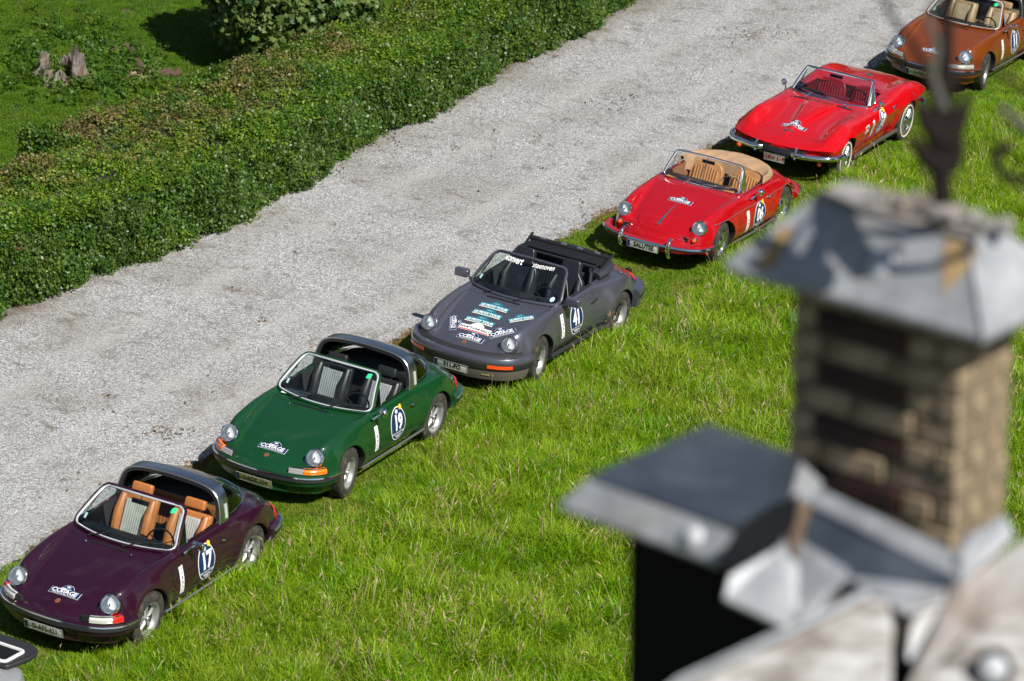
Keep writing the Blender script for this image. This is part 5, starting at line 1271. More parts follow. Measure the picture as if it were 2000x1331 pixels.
# ------------------------------------------------------------------ hedge
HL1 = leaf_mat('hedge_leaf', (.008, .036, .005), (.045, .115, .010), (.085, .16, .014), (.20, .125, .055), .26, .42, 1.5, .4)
HL2 = leaf_mat('hedge_sunlit_leaf', (.05, .13, .006), (.13, .24, .010), (.20, .27, .02), (.24, .16, .07), .35, .45, 1.3, .35)  # yellower leaf colours imitate sunlight, used mostly on the hedge top
RUST = leaf_mat('hedge_rust_leaf', (.16, .04, .02), (.20, .07, .03), (.14, .09, .04), None, .3, .5)
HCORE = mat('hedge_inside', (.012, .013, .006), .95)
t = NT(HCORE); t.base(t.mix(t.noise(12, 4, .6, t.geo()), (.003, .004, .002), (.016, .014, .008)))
HH = 1.1
HBACK = [(-6., 2.5), (1.7, 2.5), (1.72, 2.52), (3.4, 2.36), (5.5, 2.0), (8.0, 1.75), (10.5, 1.55), (13, 1.42), (30, 1.40)]
def hb_back(a): return float(np.interp(a, [p[0] for p in HBACK], [p[1] for p in HBACK]))
HSTEP = 3.90                                            # the rear half of the hedge ends here (dark end face)
def hedge_top(a, b): return HH + .05 * math.sin(a * .9) + .05 * math.sin(a * 2.3 + b) + .03 * math.sin(b * 4 + a * 1.3)
def rear_limit(a): return 1.48 if a < HSTEP else hb_back(a)
hedge = thing('hedge', 'long broad clipped green hedge running beside the gravel drive', 'hedge', tuple(lane(8, .7)))
HI = Matrix.Translation(-hedge.location)
def to_h(p): return p - hedge.location
mb = MB()
aa = np.arange(-7, 27, .25); ring = []
for a in aa:
    f = hedge_b(a) + .20 if -2 < a < 26 else .3; b1 = rear_limit(a) - .12
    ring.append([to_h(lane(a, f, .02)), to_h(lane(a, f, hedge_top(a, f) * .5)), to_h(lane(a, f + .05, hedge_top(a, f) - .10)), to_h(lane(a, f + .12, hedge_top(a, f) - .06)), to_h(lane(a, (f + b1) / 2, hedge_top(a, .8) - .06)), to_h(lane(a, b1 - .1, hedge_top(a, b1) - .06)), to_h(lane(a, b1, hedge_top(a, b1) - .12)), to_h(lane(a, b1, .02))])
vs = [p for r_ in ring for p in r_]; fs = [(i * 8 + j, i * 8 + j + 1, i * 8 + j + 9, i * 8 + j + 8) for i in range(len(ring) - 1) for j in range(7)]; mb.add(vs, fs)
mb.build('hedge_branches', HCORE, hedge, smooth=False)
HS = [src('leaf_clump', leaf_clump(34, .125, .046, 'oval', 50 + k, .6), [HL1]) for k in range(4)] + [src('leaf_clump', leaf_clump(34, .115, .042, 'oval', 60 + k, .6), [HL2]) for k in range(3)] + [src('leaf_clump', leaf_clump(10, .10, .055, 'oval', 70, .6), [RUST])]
P = []; Sc = []; Ro = []; Va = []; To = []
def add_leaf(a, b, z, nrm, sunlit, tone, s=1.):
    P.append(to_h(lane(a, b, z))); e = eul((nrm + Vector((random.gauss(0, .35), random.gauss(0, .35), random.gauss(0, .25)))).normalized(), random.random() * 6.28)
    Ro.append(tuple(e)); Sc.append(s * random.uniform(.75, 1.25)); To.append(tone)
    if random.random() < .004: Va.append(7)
    else: Va.append(4 + int(random.random() * 3) if random.random() < sunlit else int(random.random() * 4))
NV = -LN
for k in range(9200):
    a = random.uniform(-3, 26); f = hedge_b(a) if -2 < a < 26 else .2; z = random.uniform(.03, HH - .02); lump = .07 * math.sin(a * 3.1 + z * 4) + .05 * math.sin(a * 7.7 - z * 5)
    if z < .10 and random.random() < .4: continue
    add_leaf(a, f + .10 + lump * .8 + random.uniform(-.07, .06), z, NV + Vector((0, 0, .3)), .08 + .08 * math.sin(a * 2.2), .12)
for k in range(9500):
    a = random.uniform(-6, 26); f = hedge_b(a) if -2 < a < 26 else .2; b1 = rear_limit(a); b = random.uniform(f + .02, b1)
    sunlit_share = .30 + .45 * float(vnoise(a, b, .9, 5)) ; tn = max(0., min(1., (b - f - .5) / .6)) * (1.0 if a < 11 else .45)  # larger share of yellower leaves on top as painted sunlight
    add_leaf(a, b, hedge_top(a, b) + random.uniform(-.07, .03), Vector((0, 0, 1)), sunlit_share, tn)
for k in range(900):                                     # end face of the rear part
    b = random.uniform(1.48, rear_limit(HSTEP + .01)); add_leaf(HSTEP + random.uniform(-.05, .08), b, random.uniform(.05, HH), -LU + Vector((0, 0, .2)), .1, .1)
for k in range(2200):
    a = random.uniform(-6, 26); add_leaf(a, rear_limit(a) + random.uniform(-.05, .04), random.uniform(.1, HH), LN + Vector((0, 0, .3)), .2, .1)
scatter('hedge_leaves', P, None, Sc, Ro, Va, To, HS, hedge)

# ------------------------------------------------------------------ round bush and dark shrub
BL = leaf_mat('bush_leaf', (.020, .060, .016), (.085, .15, .03), (.14, .19, .045), (.20, .22, .05), .22, .5, 2.0, .4)
BKL = leaf_mat('shaded_shrub_leaf', (.010, .030, .008), (.03, .06, .014), (.045, .08, .02), None, .2, .4, 1., .4)  # tree shadow painted into the darker shrub leaf colours
BARK = mat('bark', (.09, .065, .045), .9)
def bush(label, c, r, rz, m, size, n, seed, kind='maple', group=None, inner=.82):
    b = thing('bush', label, 'bush', (c[0], c[1], 0), 0, group); rr = random.Random(seed)
    S = [src('leaf_clump', leaf_clump(9, .16, size, kind, seed + k, .8, .7), [m]) for k in range(4)]
    P = []; Ro = []; Sc = []; Va = []; To = []
    lob = [(Vector((rr.gauss(0, 1), rr.gauss(0, 1), rr.gauss(.2, 1))).normalized(), rr.uniform(-.10, .12)) for _ in range(26)]
    for k in range(n):
        d = Vector((rr.gauss(0, 1), rr.gauss(0, 1), rr.gauss(0, 1))).normalized()
        q = 1 + sum(w * max(0, d.dot(l) - .75) * 3 for l, w in lob); s = inner + (1.02 - inner) * rr.random() ** .6
        p = Vector((d.x * r * q * s, d.y * r * q * s, c[2] + d.z * rz * q * s))
        if p.z < .08: continue
        P.append(p); Ro.append(tuple(eul((d + Vector((0, 0, .35)) + Vector((rr.gauss(0, .3), rr.gauss(0, .3), rr.gauss(0, .3)))).normalized(), rr.random() * 6.28))); Sc.append(rr.uniform(.75, 1.2)); Va.append(int(rr.random() * 4)); To.append(rr.random() * .6)
    scatter('leaves', P, None, Sc, Ro, Va, To, S, b)
    mb = MB()
    for k in range(12):
        a = k * 2.4; mb.tube(smooth_path([(math.cos(a) * .1, math.sin(a) * .1, 0), (math.cos(a) * r * .3, math.sin(a) * r * .3, c[2] * .7), (math.cos(a) * r * .75, math.sin(a) * r * .75, c[2] + rz * .3 * math.sin(k * 1.7))], 3), .02, 5)
    mb.build('branches', BARK, b)
    mb = MB(); n_ = 18
    prof = [(math.sin(PI * k / 12) * r * (inner - .04), c[2] - math.cos(PI * k / 12) * rz * (inner - .04)) for k in range(13)]; prof = [(a, max(.03, z)) for a, z in prof]
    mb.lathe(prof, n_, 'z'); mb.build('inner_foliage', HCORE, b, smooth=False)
    return b
bush('round broad-leaved bush casting its shadow on the lawn behind the hedge', (-4.12, 62.5, 1.38), 1.36, 1.36, BL, .125, 1500, 80)
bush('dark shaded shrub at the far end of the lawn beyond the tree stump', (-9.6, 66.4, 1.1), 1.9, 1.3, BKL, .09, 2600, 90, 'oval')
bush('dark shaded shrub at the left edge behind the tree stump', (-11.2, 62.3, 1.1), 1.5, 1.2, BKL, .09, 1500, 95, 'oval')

# ------------------------------------------------------------------ tree stump, broken roots, weeds
WOOD = mat('weathered_wood', (.30, .25, .21), .85)
t = NT(WOOD); co = t.coord(); mpn = t.new('Mapping'); mpn.inputs['Scale'].default_value = (14, 14, 1.6); t.l.new(co, mpn.inputs[0]); n = t.noise(3, 6, .7, mpn.outputs[0], .3); n2 = t.noise(3.3, 4, .6, co)
t.base(t.mix(t.ramp(n2, [(.42, 0.), (.62, .8)]), t.ramp(n, [(.28, (.04, .032, .024)), (.5, (.19, .165, .135)), (.72, (.40, .37, .33))]), (.10, .055, .030))); t.bump(n, .9, .03)
ROT = mat('rotten_wood', (.10, .05, .03), .95)
t = NT(ROT); n = t.noise(16, 6, .7, t.coord()); t.base(t.mix(n, (.028, .017, .010), (.15, .095, .06))); t.bump(n, .9, .03)
sp = on_ground(128, 158)
stump = thing('tree_stump', 'jagged weathered grey tree stump overgrown with weeds on the lawn', 'tree stump', tuple(sp))
rs = random.Random(5)
def slab_piece(name, ang, rad, w, h, th, lean, parent=stump, m=WOOD):
    mb = MB(); n = 7; V = []; L_ = 6
    for j in range(L_ + 1):
        t_ = j / L_
        for k in range(n + 1):
            s = k / n - .5; a = ang + s * w; top = h * (1 - .45 * abs(s * 2) ** 1.4) * (1 + .10 * math.sin(k * 2.9 + ang * 7)); z = top * t_; r0 = rad + lean * (1 - t_) ** 2 + .035 * math.sin(k * 2.3 + t_ * 3 + ang * 3)
            V.append((r0 * math.cos(a), r0 * math.sin(a), z))
    off = len(V)
    for j in range(L_ + 1):
        for k in range(n + 1):
            x, y, z = V[j * (n + 1) + k]; q = 1 - th / max(.05, math.hypot(x, y)); V.append((x * q, y * q, z * .97))
    Fc = []
    for j in range(L_):
        for k in range(n):
            a0 = j * (n + 1) + k; Fc += [(a0, a0 + 1, a0 + n + 2, a0 + n + 1), (off + a0, off + a0 + n + 1, off + a0 + n + 2, off + a0 + 1)]
    for k in range(n): a0 = L_ * (n + 1) + k; Fc.append((a0, a0 + 1, off + a0 + 1, off + a0)); Fc.append((k, off + k, off + k + 1, k + 1))
    for j in range(L_):
        for k in (0, n): a0 = j * (n + 1) + k; Fc.append((a0, a0 + n + 1, off + a0 + n + 1, off + a0))
    mb.add(V, Fc); return mb.build(name, m, parent, sharp=50)
for ang, rad, w, h, th, lean in ((R(-35), .22, .9, .62, .08, .22), (R(5), .24, .8, .50, .09, .20), (R(-100), .34, .8, .26, .09, .14), (R(-140), .36, .6, .22, .08, .10), (R(170), .40, .6, .42, .08, .16), (R(95), .32, 1.0, .36, .08, .12), (R(50), .26, .7, .40, .08, .1)): slab_piece('wood_slab', ang, rad, w, h, th, lean)
mb = MB(); mb.lathe([(0, .10), (.25, .12), (.34, .04), (.5, -.02)], 16, 'z'); mb.build('rotten_core', ROT, stump, smooth=False)
rt = thing('broken_root', 'crooked rotten dark brown root lying on the lawn between stump and bush shadow', 'tree root', tuple(on_ground(262, 135)))
P0 = rt.location; pathp = [on_ground(u, v) - P0 for u, v in ((216, 112), (240, 102), (256, 108), (268, 132), (285, 150), (318, 152), (350, 148))]
mb = MB(); mb.tube([p + Vector((0, 0, .06 + .03 * math.sin(k * 2.1))) for k, p in enumerate(smooth_path(pathp, 3))], [.05 + .035 * abs(math.sin(k * 1.3)) for k in range(19)], 8); mb.build('root_wood', ROT, rt)
mb = MB()
for k in range(60):
    p = on_ground(random.gauss(275, 26), random.gauss(148, 7)) - P0; mb.box((p.x, p.y, random.uniform(.02, .07)), (random.uniform(.03, .12), random.uniform(.02, .05), random.uniform(.01, .03)), Matrix.Rotation(random.random() * 3, 3, 'Z') @ Matrix.Rotation(random.random(), 3, 'X'))
o = mb.build('wood_chips', mat('wood_chip', (.24, .17, .11), .9), rt, smooth=False); o['kind'] = 'stuff'
WEED = leaf_mat('weed_leaf', (.02, .07, .006), (.06, .14, .010), (.12, .20, .02), None, .4, .45)
S = [src('weed_clump', leaf_clump(16, .13, .075, 'maple', 100 + k, .5, .2), [WEED]) for k in range(3)]
P = []; Sc = []; Ro = []; Va = []; To = []
for k in range(700):
    u, v = random.gauss(175, 75), random.gauss(125, 36)
    if u < -20 or u > 330 or v > 215 or v < 20 or (100 < u < 168 and 85 < v < 150 and random.random() < .88) or (u > 250 and v < 100): continue
    p = on_ground(u, v); P.append((p.x, p.y, .04 + .12 * random.random())); Sc.append(random.uniform(.45, .95)); Ro.append((random.gauss(0, .3), random.gauss(0, .3), random.random() * 6.28)); Va.append(int(random.random() * 3)); To.append(0)
o = scatter('weeds', P, None, Sc, Ro, Va, To, S); tag(o, 'low broad-leaved weeds around the tree stump', 'weeds')
DOCK = leaf_mat('dock_leaf', (.03, .13, .01), (.07, .22, .015), (.10, .24, .02), None, .35, .4)
dk_ = thing('dock_plant', 'dark green broad-leaved plant in the long grass left of the chimney', 'plant', tuple(on_ground(1553, 668)))
for k in range(13):
    a_ = k * 2.39; q_ = Matrix.Rotation(a_, 3, 'Z') @ Matrix.Rotation(R(25 + 3 * k), 3, 'X'); L_ = .16 + .05 * (k % 3); mb = MB()
    vs_ = [q_ @ Vector((x_ * L_ * .5, y_ * L_ + .03, -.25 * L_ * (y_ - .4) ** 2 - abs(x_) * .03)) + Vector((0, 0, .10 + .012 * k)) for x_, y_ in leaf_shape('oval')]
    mb.add(vs_, [tuple(range(8))]); mb.build('leaf', DOCK, dk_, smooth=False, recalc=False)
mb = MB(); mb.tube([(0, 0, 0), (.01, 0, .14), (.0, .01, .27)], [.012, .009, .005], 6); mb.build('stem', DOCK, dk_)
# leaf litter on the drive
mb = MB()
for (u, v, n_, sx_, sy_) in ((640, 330, 60, 30, 14), (740, 275, 70, 35, 12), (960, 262, 8, 10, 5), (1050, 270, 8, 8, 4), (1100, 235, 10, 12, 4), (1230, 190, 14, 14, 6), (890, 290, 8, 8, 4), (1060, 330, 6, 6, 3), (515, 625, 9, 6, 3), (460, 568, 7, 5, 3), (580, 497, 5, 5, 2), (480, 525, 5, 5, 2), (210, 775, 8, 6, 3), (1480, 68, 120, 45, 10), (330, 845, 50, 28, 8), (700, 710, 40, 30, 10), (1180, 420, 60, 30, 14), (160, 950, 16, 60, 20), (700, 480, 8, 60, 50), (900, 400, 20, 130, 60), (1330, 160, 20, 80, 40), (500, 700, 20, 120, 60), (250, 830, 20, 120, 50), (1190, 205, 40, 25, 12), (1090, 110, 12, 12, 4)):
    for k in range(n_):
        p = on_ground(random.gauss(u, sx_), random.gauss(v, sy_)); a, b = lane_inv(p.x, p.y)
        if not (verge_b(a) < b < hedge_b(a)): continue
        s = random.uniform(.018, .04); M_ = Matrix.Rotation(random.random() * 6.28, 3, 'Z') @ Matrix.Rotation(random.gauss(0, .4), 3, 'X')
        mb.add([p + Vector((0, 0, .02)) + M_ @ Vector((x_ * s, (y_ - .5) * s * 1.6, 0)) for x_, y_ in leaf_shape('oval')], [tuple(range(8))], random.randint(0, 2))
o = mb.build('fallen_leaves', [mat('dead_leaf_brown', (.10, .055, .025), .8), mat('dead_leaf_dark', (.045, .03, .018), .8), mat('dead_leaf_ochre', (.24, .14, .05), .8)], None, smooth=False, recalc=False); tag(o, 'scattered dead brown leaves on the gravel drive', 'fallen leaves', kind='stuff')
# rusty moss along the grass edge of the drive
MOSS = leaf_mat('edge_moss', (.17, .085, .02), (.28, .14, .03), (.12, .09, .03), None, .2, .8)
S = [src('moss_tuft', blades(40, .09, .035, .008, .9, 200 + k), [MOSS, STRAW]) for k in range(2)]
P = []; Sc = []; Ro = []; Va = []; To = []
for k in range(5200):
    a = random.uniform(-6, 30); d = random.gauss(.05, .07) + .05 * math.sin(a * 5.1)
    if float(vnoise(a, 0., 1.1, 2)) < .38 and random.random() < .7: continue
    p = lane(a, verge_b(a) - d); P.append((p.x, p.y, -.006)); Sc.append(random.uniform(.5, 1.1)); Ro.append((0, 0, random.random() * 6)); Va.append(int(random.random() * 2)); To.append(0)
o = scatter('edge_moss', P, None, Sc, Ro, Va, To, S); tag(o, 'rusty orange dry moss where the gravel meets the grass', 'moss')

# ------------------------------------------------------------------ unseen tree belt added all round to darken paint reflections and cut sky light
WOODL = leaf_mat('wood_leaf', (.015, .04, .010), (.05, .10, .016), (.08, .13, .02), None, .25, .5)
S = [src('tree_clump', leaf_clump(34, 1.0, .55, 'oval', 300 + k, .8), [WOODL]) for k in range(3)]
P = []; Ro = []; Sc = []; Va = []; To = []
for k in range(74):
    if k < 30: x, y = random.uniform(-75, 80), random.uniform(112, 135)
    elif k < 54: x, y = random.uniform(34, 60), random.uniform(15, 115)
    else: x, y = random.uniform(-70, -38), random.uniform(35, 118)
    r_ = random.uniform(5, 7.5); hz = random.uniform(13, 19)
    for q in range(120):
        d = Vector((random.gauss(0, 1), random.gauss(0, 1), random.gauss(0, 1))).normalized() * random.uniform(.75, 1.)
        P.append((x + d.x * r_, y + d.y * r_, max(.6, hz * .55 + d.z * hz * .52))); Ro.append((random.random() * 3, random.random() * 3, random.random() * 6)); Sc.append(random.uniform(.8, 1.5)); Va.append(random.randint(0, 2)); To.append(0)
o = scatter('treescreen', P, None, Sc, Ro, Va, To, S); tag(o, 'added unseen wood around the park', 'treescreen')
# ------------------------------------------------------------------ the row of cars
def park(i, dz=0.): return [(-3.974, 42.183, 245.5), (-2.062, 46.826, 245.0), (.176, 51.216, 244.06), (2.655, 56.370, 243.7), (4.642, 61.028, 244.6), (7.26, 66.30, 243.3)][i]
def at(i): x, y, a = park(i); return dict(loc=(x, y, 0.), rz=R(a))
car911('aubergine open sports car with tan seats, nearest complete car in the row', at(0)['loc'], at(0)['rz'], (.021, .0025, .012), rough=.25, seats=('911', (.42, .15, .045), (.42, .42, .38)), number='17', plate=('D-AFS-621', PLATEW), ind='white_red', header=.25)
car911('dark green open sports car with black and grey seats and steel roll bar', at(1)['loc'], at(1)['rz'], (.003, .043, .011), rough=.25, ind='amber', number='19', seats=('911', (.016, .016, .018), (.30, .31, .32)), steer=R(10), papers=True, mirror='round', plate=('1-ADK-594', mat('plate_green_shade', (.34, .34, .14), .4)))  # plate colour dimmed green to imitate shade and reflected grass
car911('grey metallic convertible covered in rally stickers with black roof folded down', at(2)['loc'], at(2)['rz'], (.115, .115, .145), metal=.6, rough=.26, bumper='late', number='41', seats=('tall', (.014, .016, .022), (.014, .016, .022)), steer=R(10), wide=.065, bar=False, soft=True, stickers='many', mirror='body', letter=True, plate=('911-PO', PLATEW), wheelkw=dict(spoke=RIMBLK, back=RIMBLK, lip=ALU, w=.11))
car356(at(3)['loc'], at(3)['rz'], 'small cherry red roadster with tan seats and tan folded-top cover')
vette(at(4)['loc'], at(4)['rz'], 'bright red convertible with red seats and whitewall tyres')
car911('copper brown open sports car with beige seats, farthest car in the row', at(5)['loc'], at(5)['rz'], (.15, .033, .004), metal=.0, rough=.28, ind='red', number='11', seats=('911', (.34, .22, .12), (.42, .32, .20)), steer=R(12), plate=('T-933-8', mat('plate_green_shade2', (.40, .42, .25), .4)), guards=True, roofbar=BLACK)  # number plate tinted dim green as painted shade and grass reflection
_h = R(244.5); _c = on_ground(47, 1272, .94); _l = Vector((-2.18, .455, 0)); _l.rotate(Matrix.Rotation(_h, 3, 'Z'))
car911('silver car with black ducktail spoiler, cut off at the bottom left corner', (_c.x - _l.x, _c.y - _l.y, 0), _h, (.40, .41, .41), metal=.5, rough=.35, bumper='late', number=None, seats=('tall', (.02, .02, .02), (.02, .02, .02)), wide=.065, bar=False, soft=True, stickers=False, mirror=None, tail='whale', wheelkw=dict(w=.11))
for m in bpy.data.meshes:
    if m.users == 0: bpy.data.meshes.remove(m)

# ------------------------------------------------------------------ near roofscape: chimneys and zinc work close to the camera
GX = _R1; GZ = (_U1 * math.cos(PITCH) - _F * math.sin(PITCH)).normalized(); GY = GZ.cross(GX).normalized()     # the building's own level
GM = Matrix(((GX.x, GY.x, GZ.x), (GX.y, GY.y, GZ.y), (GX.z, GY.z, GZ.z)))
def near(u, v, d):
    """point of the roofscape d metres into the view"""
    return CP + pix_ray(u, v) * d
TH = R(40)
ZINC = mat('zinc_sheet', (.46, .48, .50), .50, .35)
t = NT(ZINC); co = t.coord(); n = t.noise(5, 6, .65, co); n2 = t.noise(1.6, 4, .6, co, .5); n3 = t.noise(22, 4, .6, co)
c = t.mix(t.ramp(n, [(.35, 0.), (.7, 1.)]), (.25, .265, .28), (.44, .45, .465)); c = t.mix(t.ramp(n2, [(.56, 0.), (.70, .7)]), c, (.26, .22, .18)); t.base(t.mix(t.ramp(n3, [(.6, 0.), (.8, .3)]), c, (.2, .15, .1)))
t.bump(n, .3, .02); t.rough(t.ramp(n, [(.3, .38), (.7, .62)]))
GRIME = mat('grimy_zinc', (.22, .19, .17), .8)
t = NT(GRIME); co = t.coord(); n = t.noise(7, 6, .7, co); n2 = t.noise(2.5, 4, .6, co)
t.base(t.mix(t.ramp(n2, [(.40, 0.), (.62, 1.)]), t.ramp(n, [(.3, (.055, .042, .034)), (.55, (.22, .18, .15)), (.75, (.42, .38, .34))]), (.30, .29, .28))); t.bump(n, .8, .02)
SLATEZ = mat('dark_zinc', (.07, .085, .105), .42, .25)
t = NT(SLATEZ); co = t.coord(); n = t.noise(3, 5, .6, co); t.base(t.ramp(n, [(.3, (.022, .028, .038)), (.55, (.045, .057, .075)), (.75, (.10, .115, .14))]))
RUSTM = mat('rust_stain', (.30, .17, .05), .8)
t = NT(RUSTM); n = t.noise(9, 5, .7, t.coord()); t.base(t.mix(n, (.18, .085, .02), (.46, .34, .18)))
BOARD = mat('weathered_paint', (.55, .54, .52), .7)
t = NT(BOARD); co = t.coord(); mpn = t.new('Mapping'); mpn.inputs['Scale'].default_value = (1.2, 5, 5); t.l.new(co, mpn.inputs[0]); n = t.noise(3.5, 6, .7, mpn.outputs[0], .4); t.base(t.ramp(n, [(.34, (.10, .085, .07)), (.48, (.27, .25, .23)), (.62, (.46, .455, .45))]))
STONE = mat('tan_stone', (.42, .33, .22), .85)
t = NT(STONE); n = t.noise(8, 6, .7, t.coord()); t.base(t.ramp(n, [(.3, (.05, .036, .022)), (.5, (.22, .165, .10)), (.62, (.34, .26, .165)), (.8, (.55, .44, .30))])); t.bump(n, .5, .01)
BRICKD = mat('dark_brick', (.06, .022, .016), .9)
t = NT(BRICKD); n = t.noise(10, 5, .7, t.coord()); t.base(t.ramp(n, [(.3, (.010, .006, .005)), (.6, (.035, .015, .011)), (.85, (.12, .035, .02))]))
MORTAR = mat('mortar', (.10, .085, .065), .95); IRON = mat('wrought_iron', (.012, .008, .007), .85, spec=.15); DARKW = mat('black_wall_and_recess', (.005, .0055, .007), .8, spec=.15)  # DARKW: black walls, also the painted shade of the recess plate
RIV = mat('rivet_zinc', (.40, .42, .44), .6, .2)
# upper chimney: origin below the front corner of the cap's eave
Oc = near(1922, 660, 10.6)
def frame(o, org, th=TH):
    q = GM @ Matrix.Rotation(-th, 3, 'Z'); o.matrix_world = Matrix.Translation(org) @ q.to_4x4()
# local axes: +x runs along the long face towards the right/near corner, +y away from the camera, origin = near corner of eave, body spans x -.85..0, y 0...49
ch = thing('chimney', 'square brick and stone chimney with pale zinc cap and iron finial', 'chimney'); frame(ch, Oc)
def frustum(L_, W_, a, h, z0, x1=0, y0=0, drop=.02):
    b = [(x1 - L_, y0), (x1, y0), (x1, y0 + W_), (x1 - L_, y0 + W_)]; tp = [(x1 - L_ + a, y0 + a), (x1 - a, y0 + a), (x1 - a, y0 + W_ - a), (x1 - L_ + a, y0 + W_ - a)]
    return [(x, y, z0 - drop) for x, y in b] + [(x, y, z0) for x, y in b] + [(x, y, z0 + h) for x, y in tp]
V = frustum(.85, .49, .18, .19, 0)
mb = MB(); mb.add(V, [(0, 1, 2, 3)[::-1]] + [(i, (i + 1) % 4, 4 + (i + 1) % 4, 4 + i) for i in range(4)] + [(4 + i, 4 + (i + 1) % 4, 8 + (i + 1) % 4, 8 + i) for i in range(4)] + [(8, 9, 10, 11)])
cap = mb.build('chimney_cap', ZINC, ch, smooth=False, bevel=.006)
mb = MB()                                                   # grimy crown with crumbled mortar
mb.box((-.425, .245, .192), (.52, .16, .014))
for k in range(34):
    x = random.gauss(-.33, .09); y = random.gauss(.25, .035); mb.box((x, y, .204 + random.random() * .012), (random.uniform(.02, .07), random.uniform(.02, .05), random.uniform(.012, .03)), Matrix.Rotation(random.random() * 3, 3, 'Z') @ Matrix.Rotation(random.gauss(0, .3), 3, 'X'))
mb.build('cap_crown', GRIME, cap, smooth=False, bevel=.006)
for a_, b_ in (((0.0, 0.0, .004), (-.18, .18, .194)), ((-.85, 0.0, .004), (-.67, .18, .194))): mb = MB(); mb.tube([a_, b_], .007, 6); mb.build('cap_seam', ZINC, cap)
def disc_on(P, nrm, r, name, m, parent, dome=.35):
    q = Vector(nrm).to_track_quat('Z', 'Y').to_matrix().to_4x4(); mb = MB(); mb.lathe([(0, r * dome), (r * .5, r * dome * .8), (r * .85, r * dome * .35), (r, 0), (r * .98, -.01)], 20, 'z'); o = mb.build(name, m, parent); o.matrix_local = Matrix.Translation(P) @ q; return o
nf = Vector((0, -.19, .18)).normalized()
disc_on(Vector((-.395, .085, .092)), nf, .045, 'rivet', RIV, cap, .5); disc_on(Vector((-.395, .083, .088)), nf, .066, 'rivet_washer', mat('rivet_shadow_grey', (.20, .21, .22), .6), cap, .05)
def smear(pts, nm, m, parent, lift=.004):
    mb = MB(); n = len(pts); mb.add([Vector(p) + nf * lift for p in pts], [tuple(range(n))]); return mb.build(nm, m, parent, smooth=False, recalc=False)
fp = lambda x, t_: Vector((x, .18 * t_, .19 * t_))
smear([fp(-.24, .92), fp(-.12, .9), fp(-.145, .55), fp(-.17, .3), fp(-.19, .5), fp(-.215, .62)], 'rust_streak', RUSTM, cap)
smear([fp(-.74, .55), fp(-.70, .6), fp(-.70, .1), fp(-.76, .05)], 'rust_streak', RUSTM, cap, .005)
# masonry shaft, x -.71..-.14, y .115...375
bx0, bx1, by0, by1 = -.71, -.14, .115, .375
mb = MB(); mb.box(((bx0 + bx1) / 2, (by0 + by1) / 2, -.56), (bx1 - bx0 - .03, by1 - by0 - .03, 1.08)); mb.build('chimney_core', MORTAR, ch)
_bm = {}
def brick(name, c, d, m):
    k = (name, tuple(round(x, 3) for x in d), m.name)
    if k not in _bm:
        b = MB(); b.box((0, 0, 0), d); o = b.build(name, m, ch, smooth=False, bevel=.005, seg=1); _bm[k] = o.data; o.location = c; return o
    o = bpy.data.objects.new(name, _bm[k]); o.location = c; return link(o, ch)
ch_h = .078; z = -.02
for row_ in range(13):
    zc = z - ch_h / 2; dark = row_ % 2 == 1
    if dark: cells = [(-.71, -.62, 0), (-.62, -.32, 1), (-.32, -.22, 0), (-.22, -.14, 0)]
    elif row_ % 4 == 0: cells = [(-.71, -.50, 0), (-.50, -.29, 0), (-.29, -.14, 0)]
    else: cells = [(-.71, -.60, 0), (-.60, -.38, 0), (-.38, -.14, 0)]
    for (a, b, dk) in cells:
        for yy in (by0, by1):
            brick('brick', ((a + b) / 2, yy + (.035 if yy == by0 else -.035) + (.004 * ((row_ * 7 + int(a * 50)) % 3) - .004), zc), (b - a - .012, .07, ch_h - .012), BRICKD if dk else STONE)
    for xx in (bx0, bx1):
        for (a, b) in (((.185, .305),) if row_ % 2 else ((.185, .245), (.245, .305))):
            brick('brick', (xx + (.035 if xx == bx0 else -.035), (a + b) / 2, zc), (.07, b - a - .012, ch_h - .012), STONE)
    z -= ch_h
# finial
def N2(u, v, d=10.45): return near(u, v, d)
fin = thing('finial', 'dark wrought iron finial with curling branches on top of the chimney', 'finial', tuple(N2(1843, 372, 10.62)))
fo = fin.location
def ft(pts, r, name='finial_branch', m=IRON, d=10.45, n=8):
    P = smooth_path([N2(u, v, d) - fo for u, v in pts], 5); k = len(P); rr = r if isinstance(r, (int, float)) else [float(np.interp(i / (k - 1), np.linspace(0, 1, len(r)), r)) for i in range(k)]
    mb = MB(); mb.tube(P, rr, n); return mb.build(name, m, fin)
ft([(1841, 400), (1838, 330), (1838, 250), (1848, 150), (1850, 60), (1852, -40), (1858, -160)], [.028, .030, .040, .022, .018, .016, .016], 'finial_stem', d=10.6)
ft([(1838, 300), (1836, 225), (1806, 132), (1776, 79), (1745, 38), (1722, -10), (1712, -70)], [.024, .022, .012, .010, .008, .008, .007])
ft([(1840, 215), (1822, 150), (1830, 90), (1815, 40), (1826, -10)], [.02, .013, .011, .009, .007], m=mat('pale_reflection_iron', (.06, .06, .045), .85))  # paler iron colour stands for light reflected off this branch
ft([(1842, 330), (1810, 310), (1790, 280), (1776, 262)], [.03, .028, .018, .006], 'finial_leaf')
ft([(1840, 280), (1818, 250), (1800, 215), (1790, 190)], [.034, .028, .018, .006], 'finial_leaf')
ft([(1844, 280), (1872, 235), (1886, 200), (1884, 180)], [.034, .026, .014, .006], 'finial_leaf')
ft([(1850, 330), (1868, 300), (1874, 268), (1868, 248)], [.03, .022, .012, .006], 'finial_leaf')
ft([(1980, 288), (1958, 290), (1944, 306), (1952, 332), (1975, 348), (2010, 358), (2060, 340), (2085, 280), (2040, 240)], [.012, .018, .014, .014, .013, .013, .014, .014, .014], 'finial_scroll')
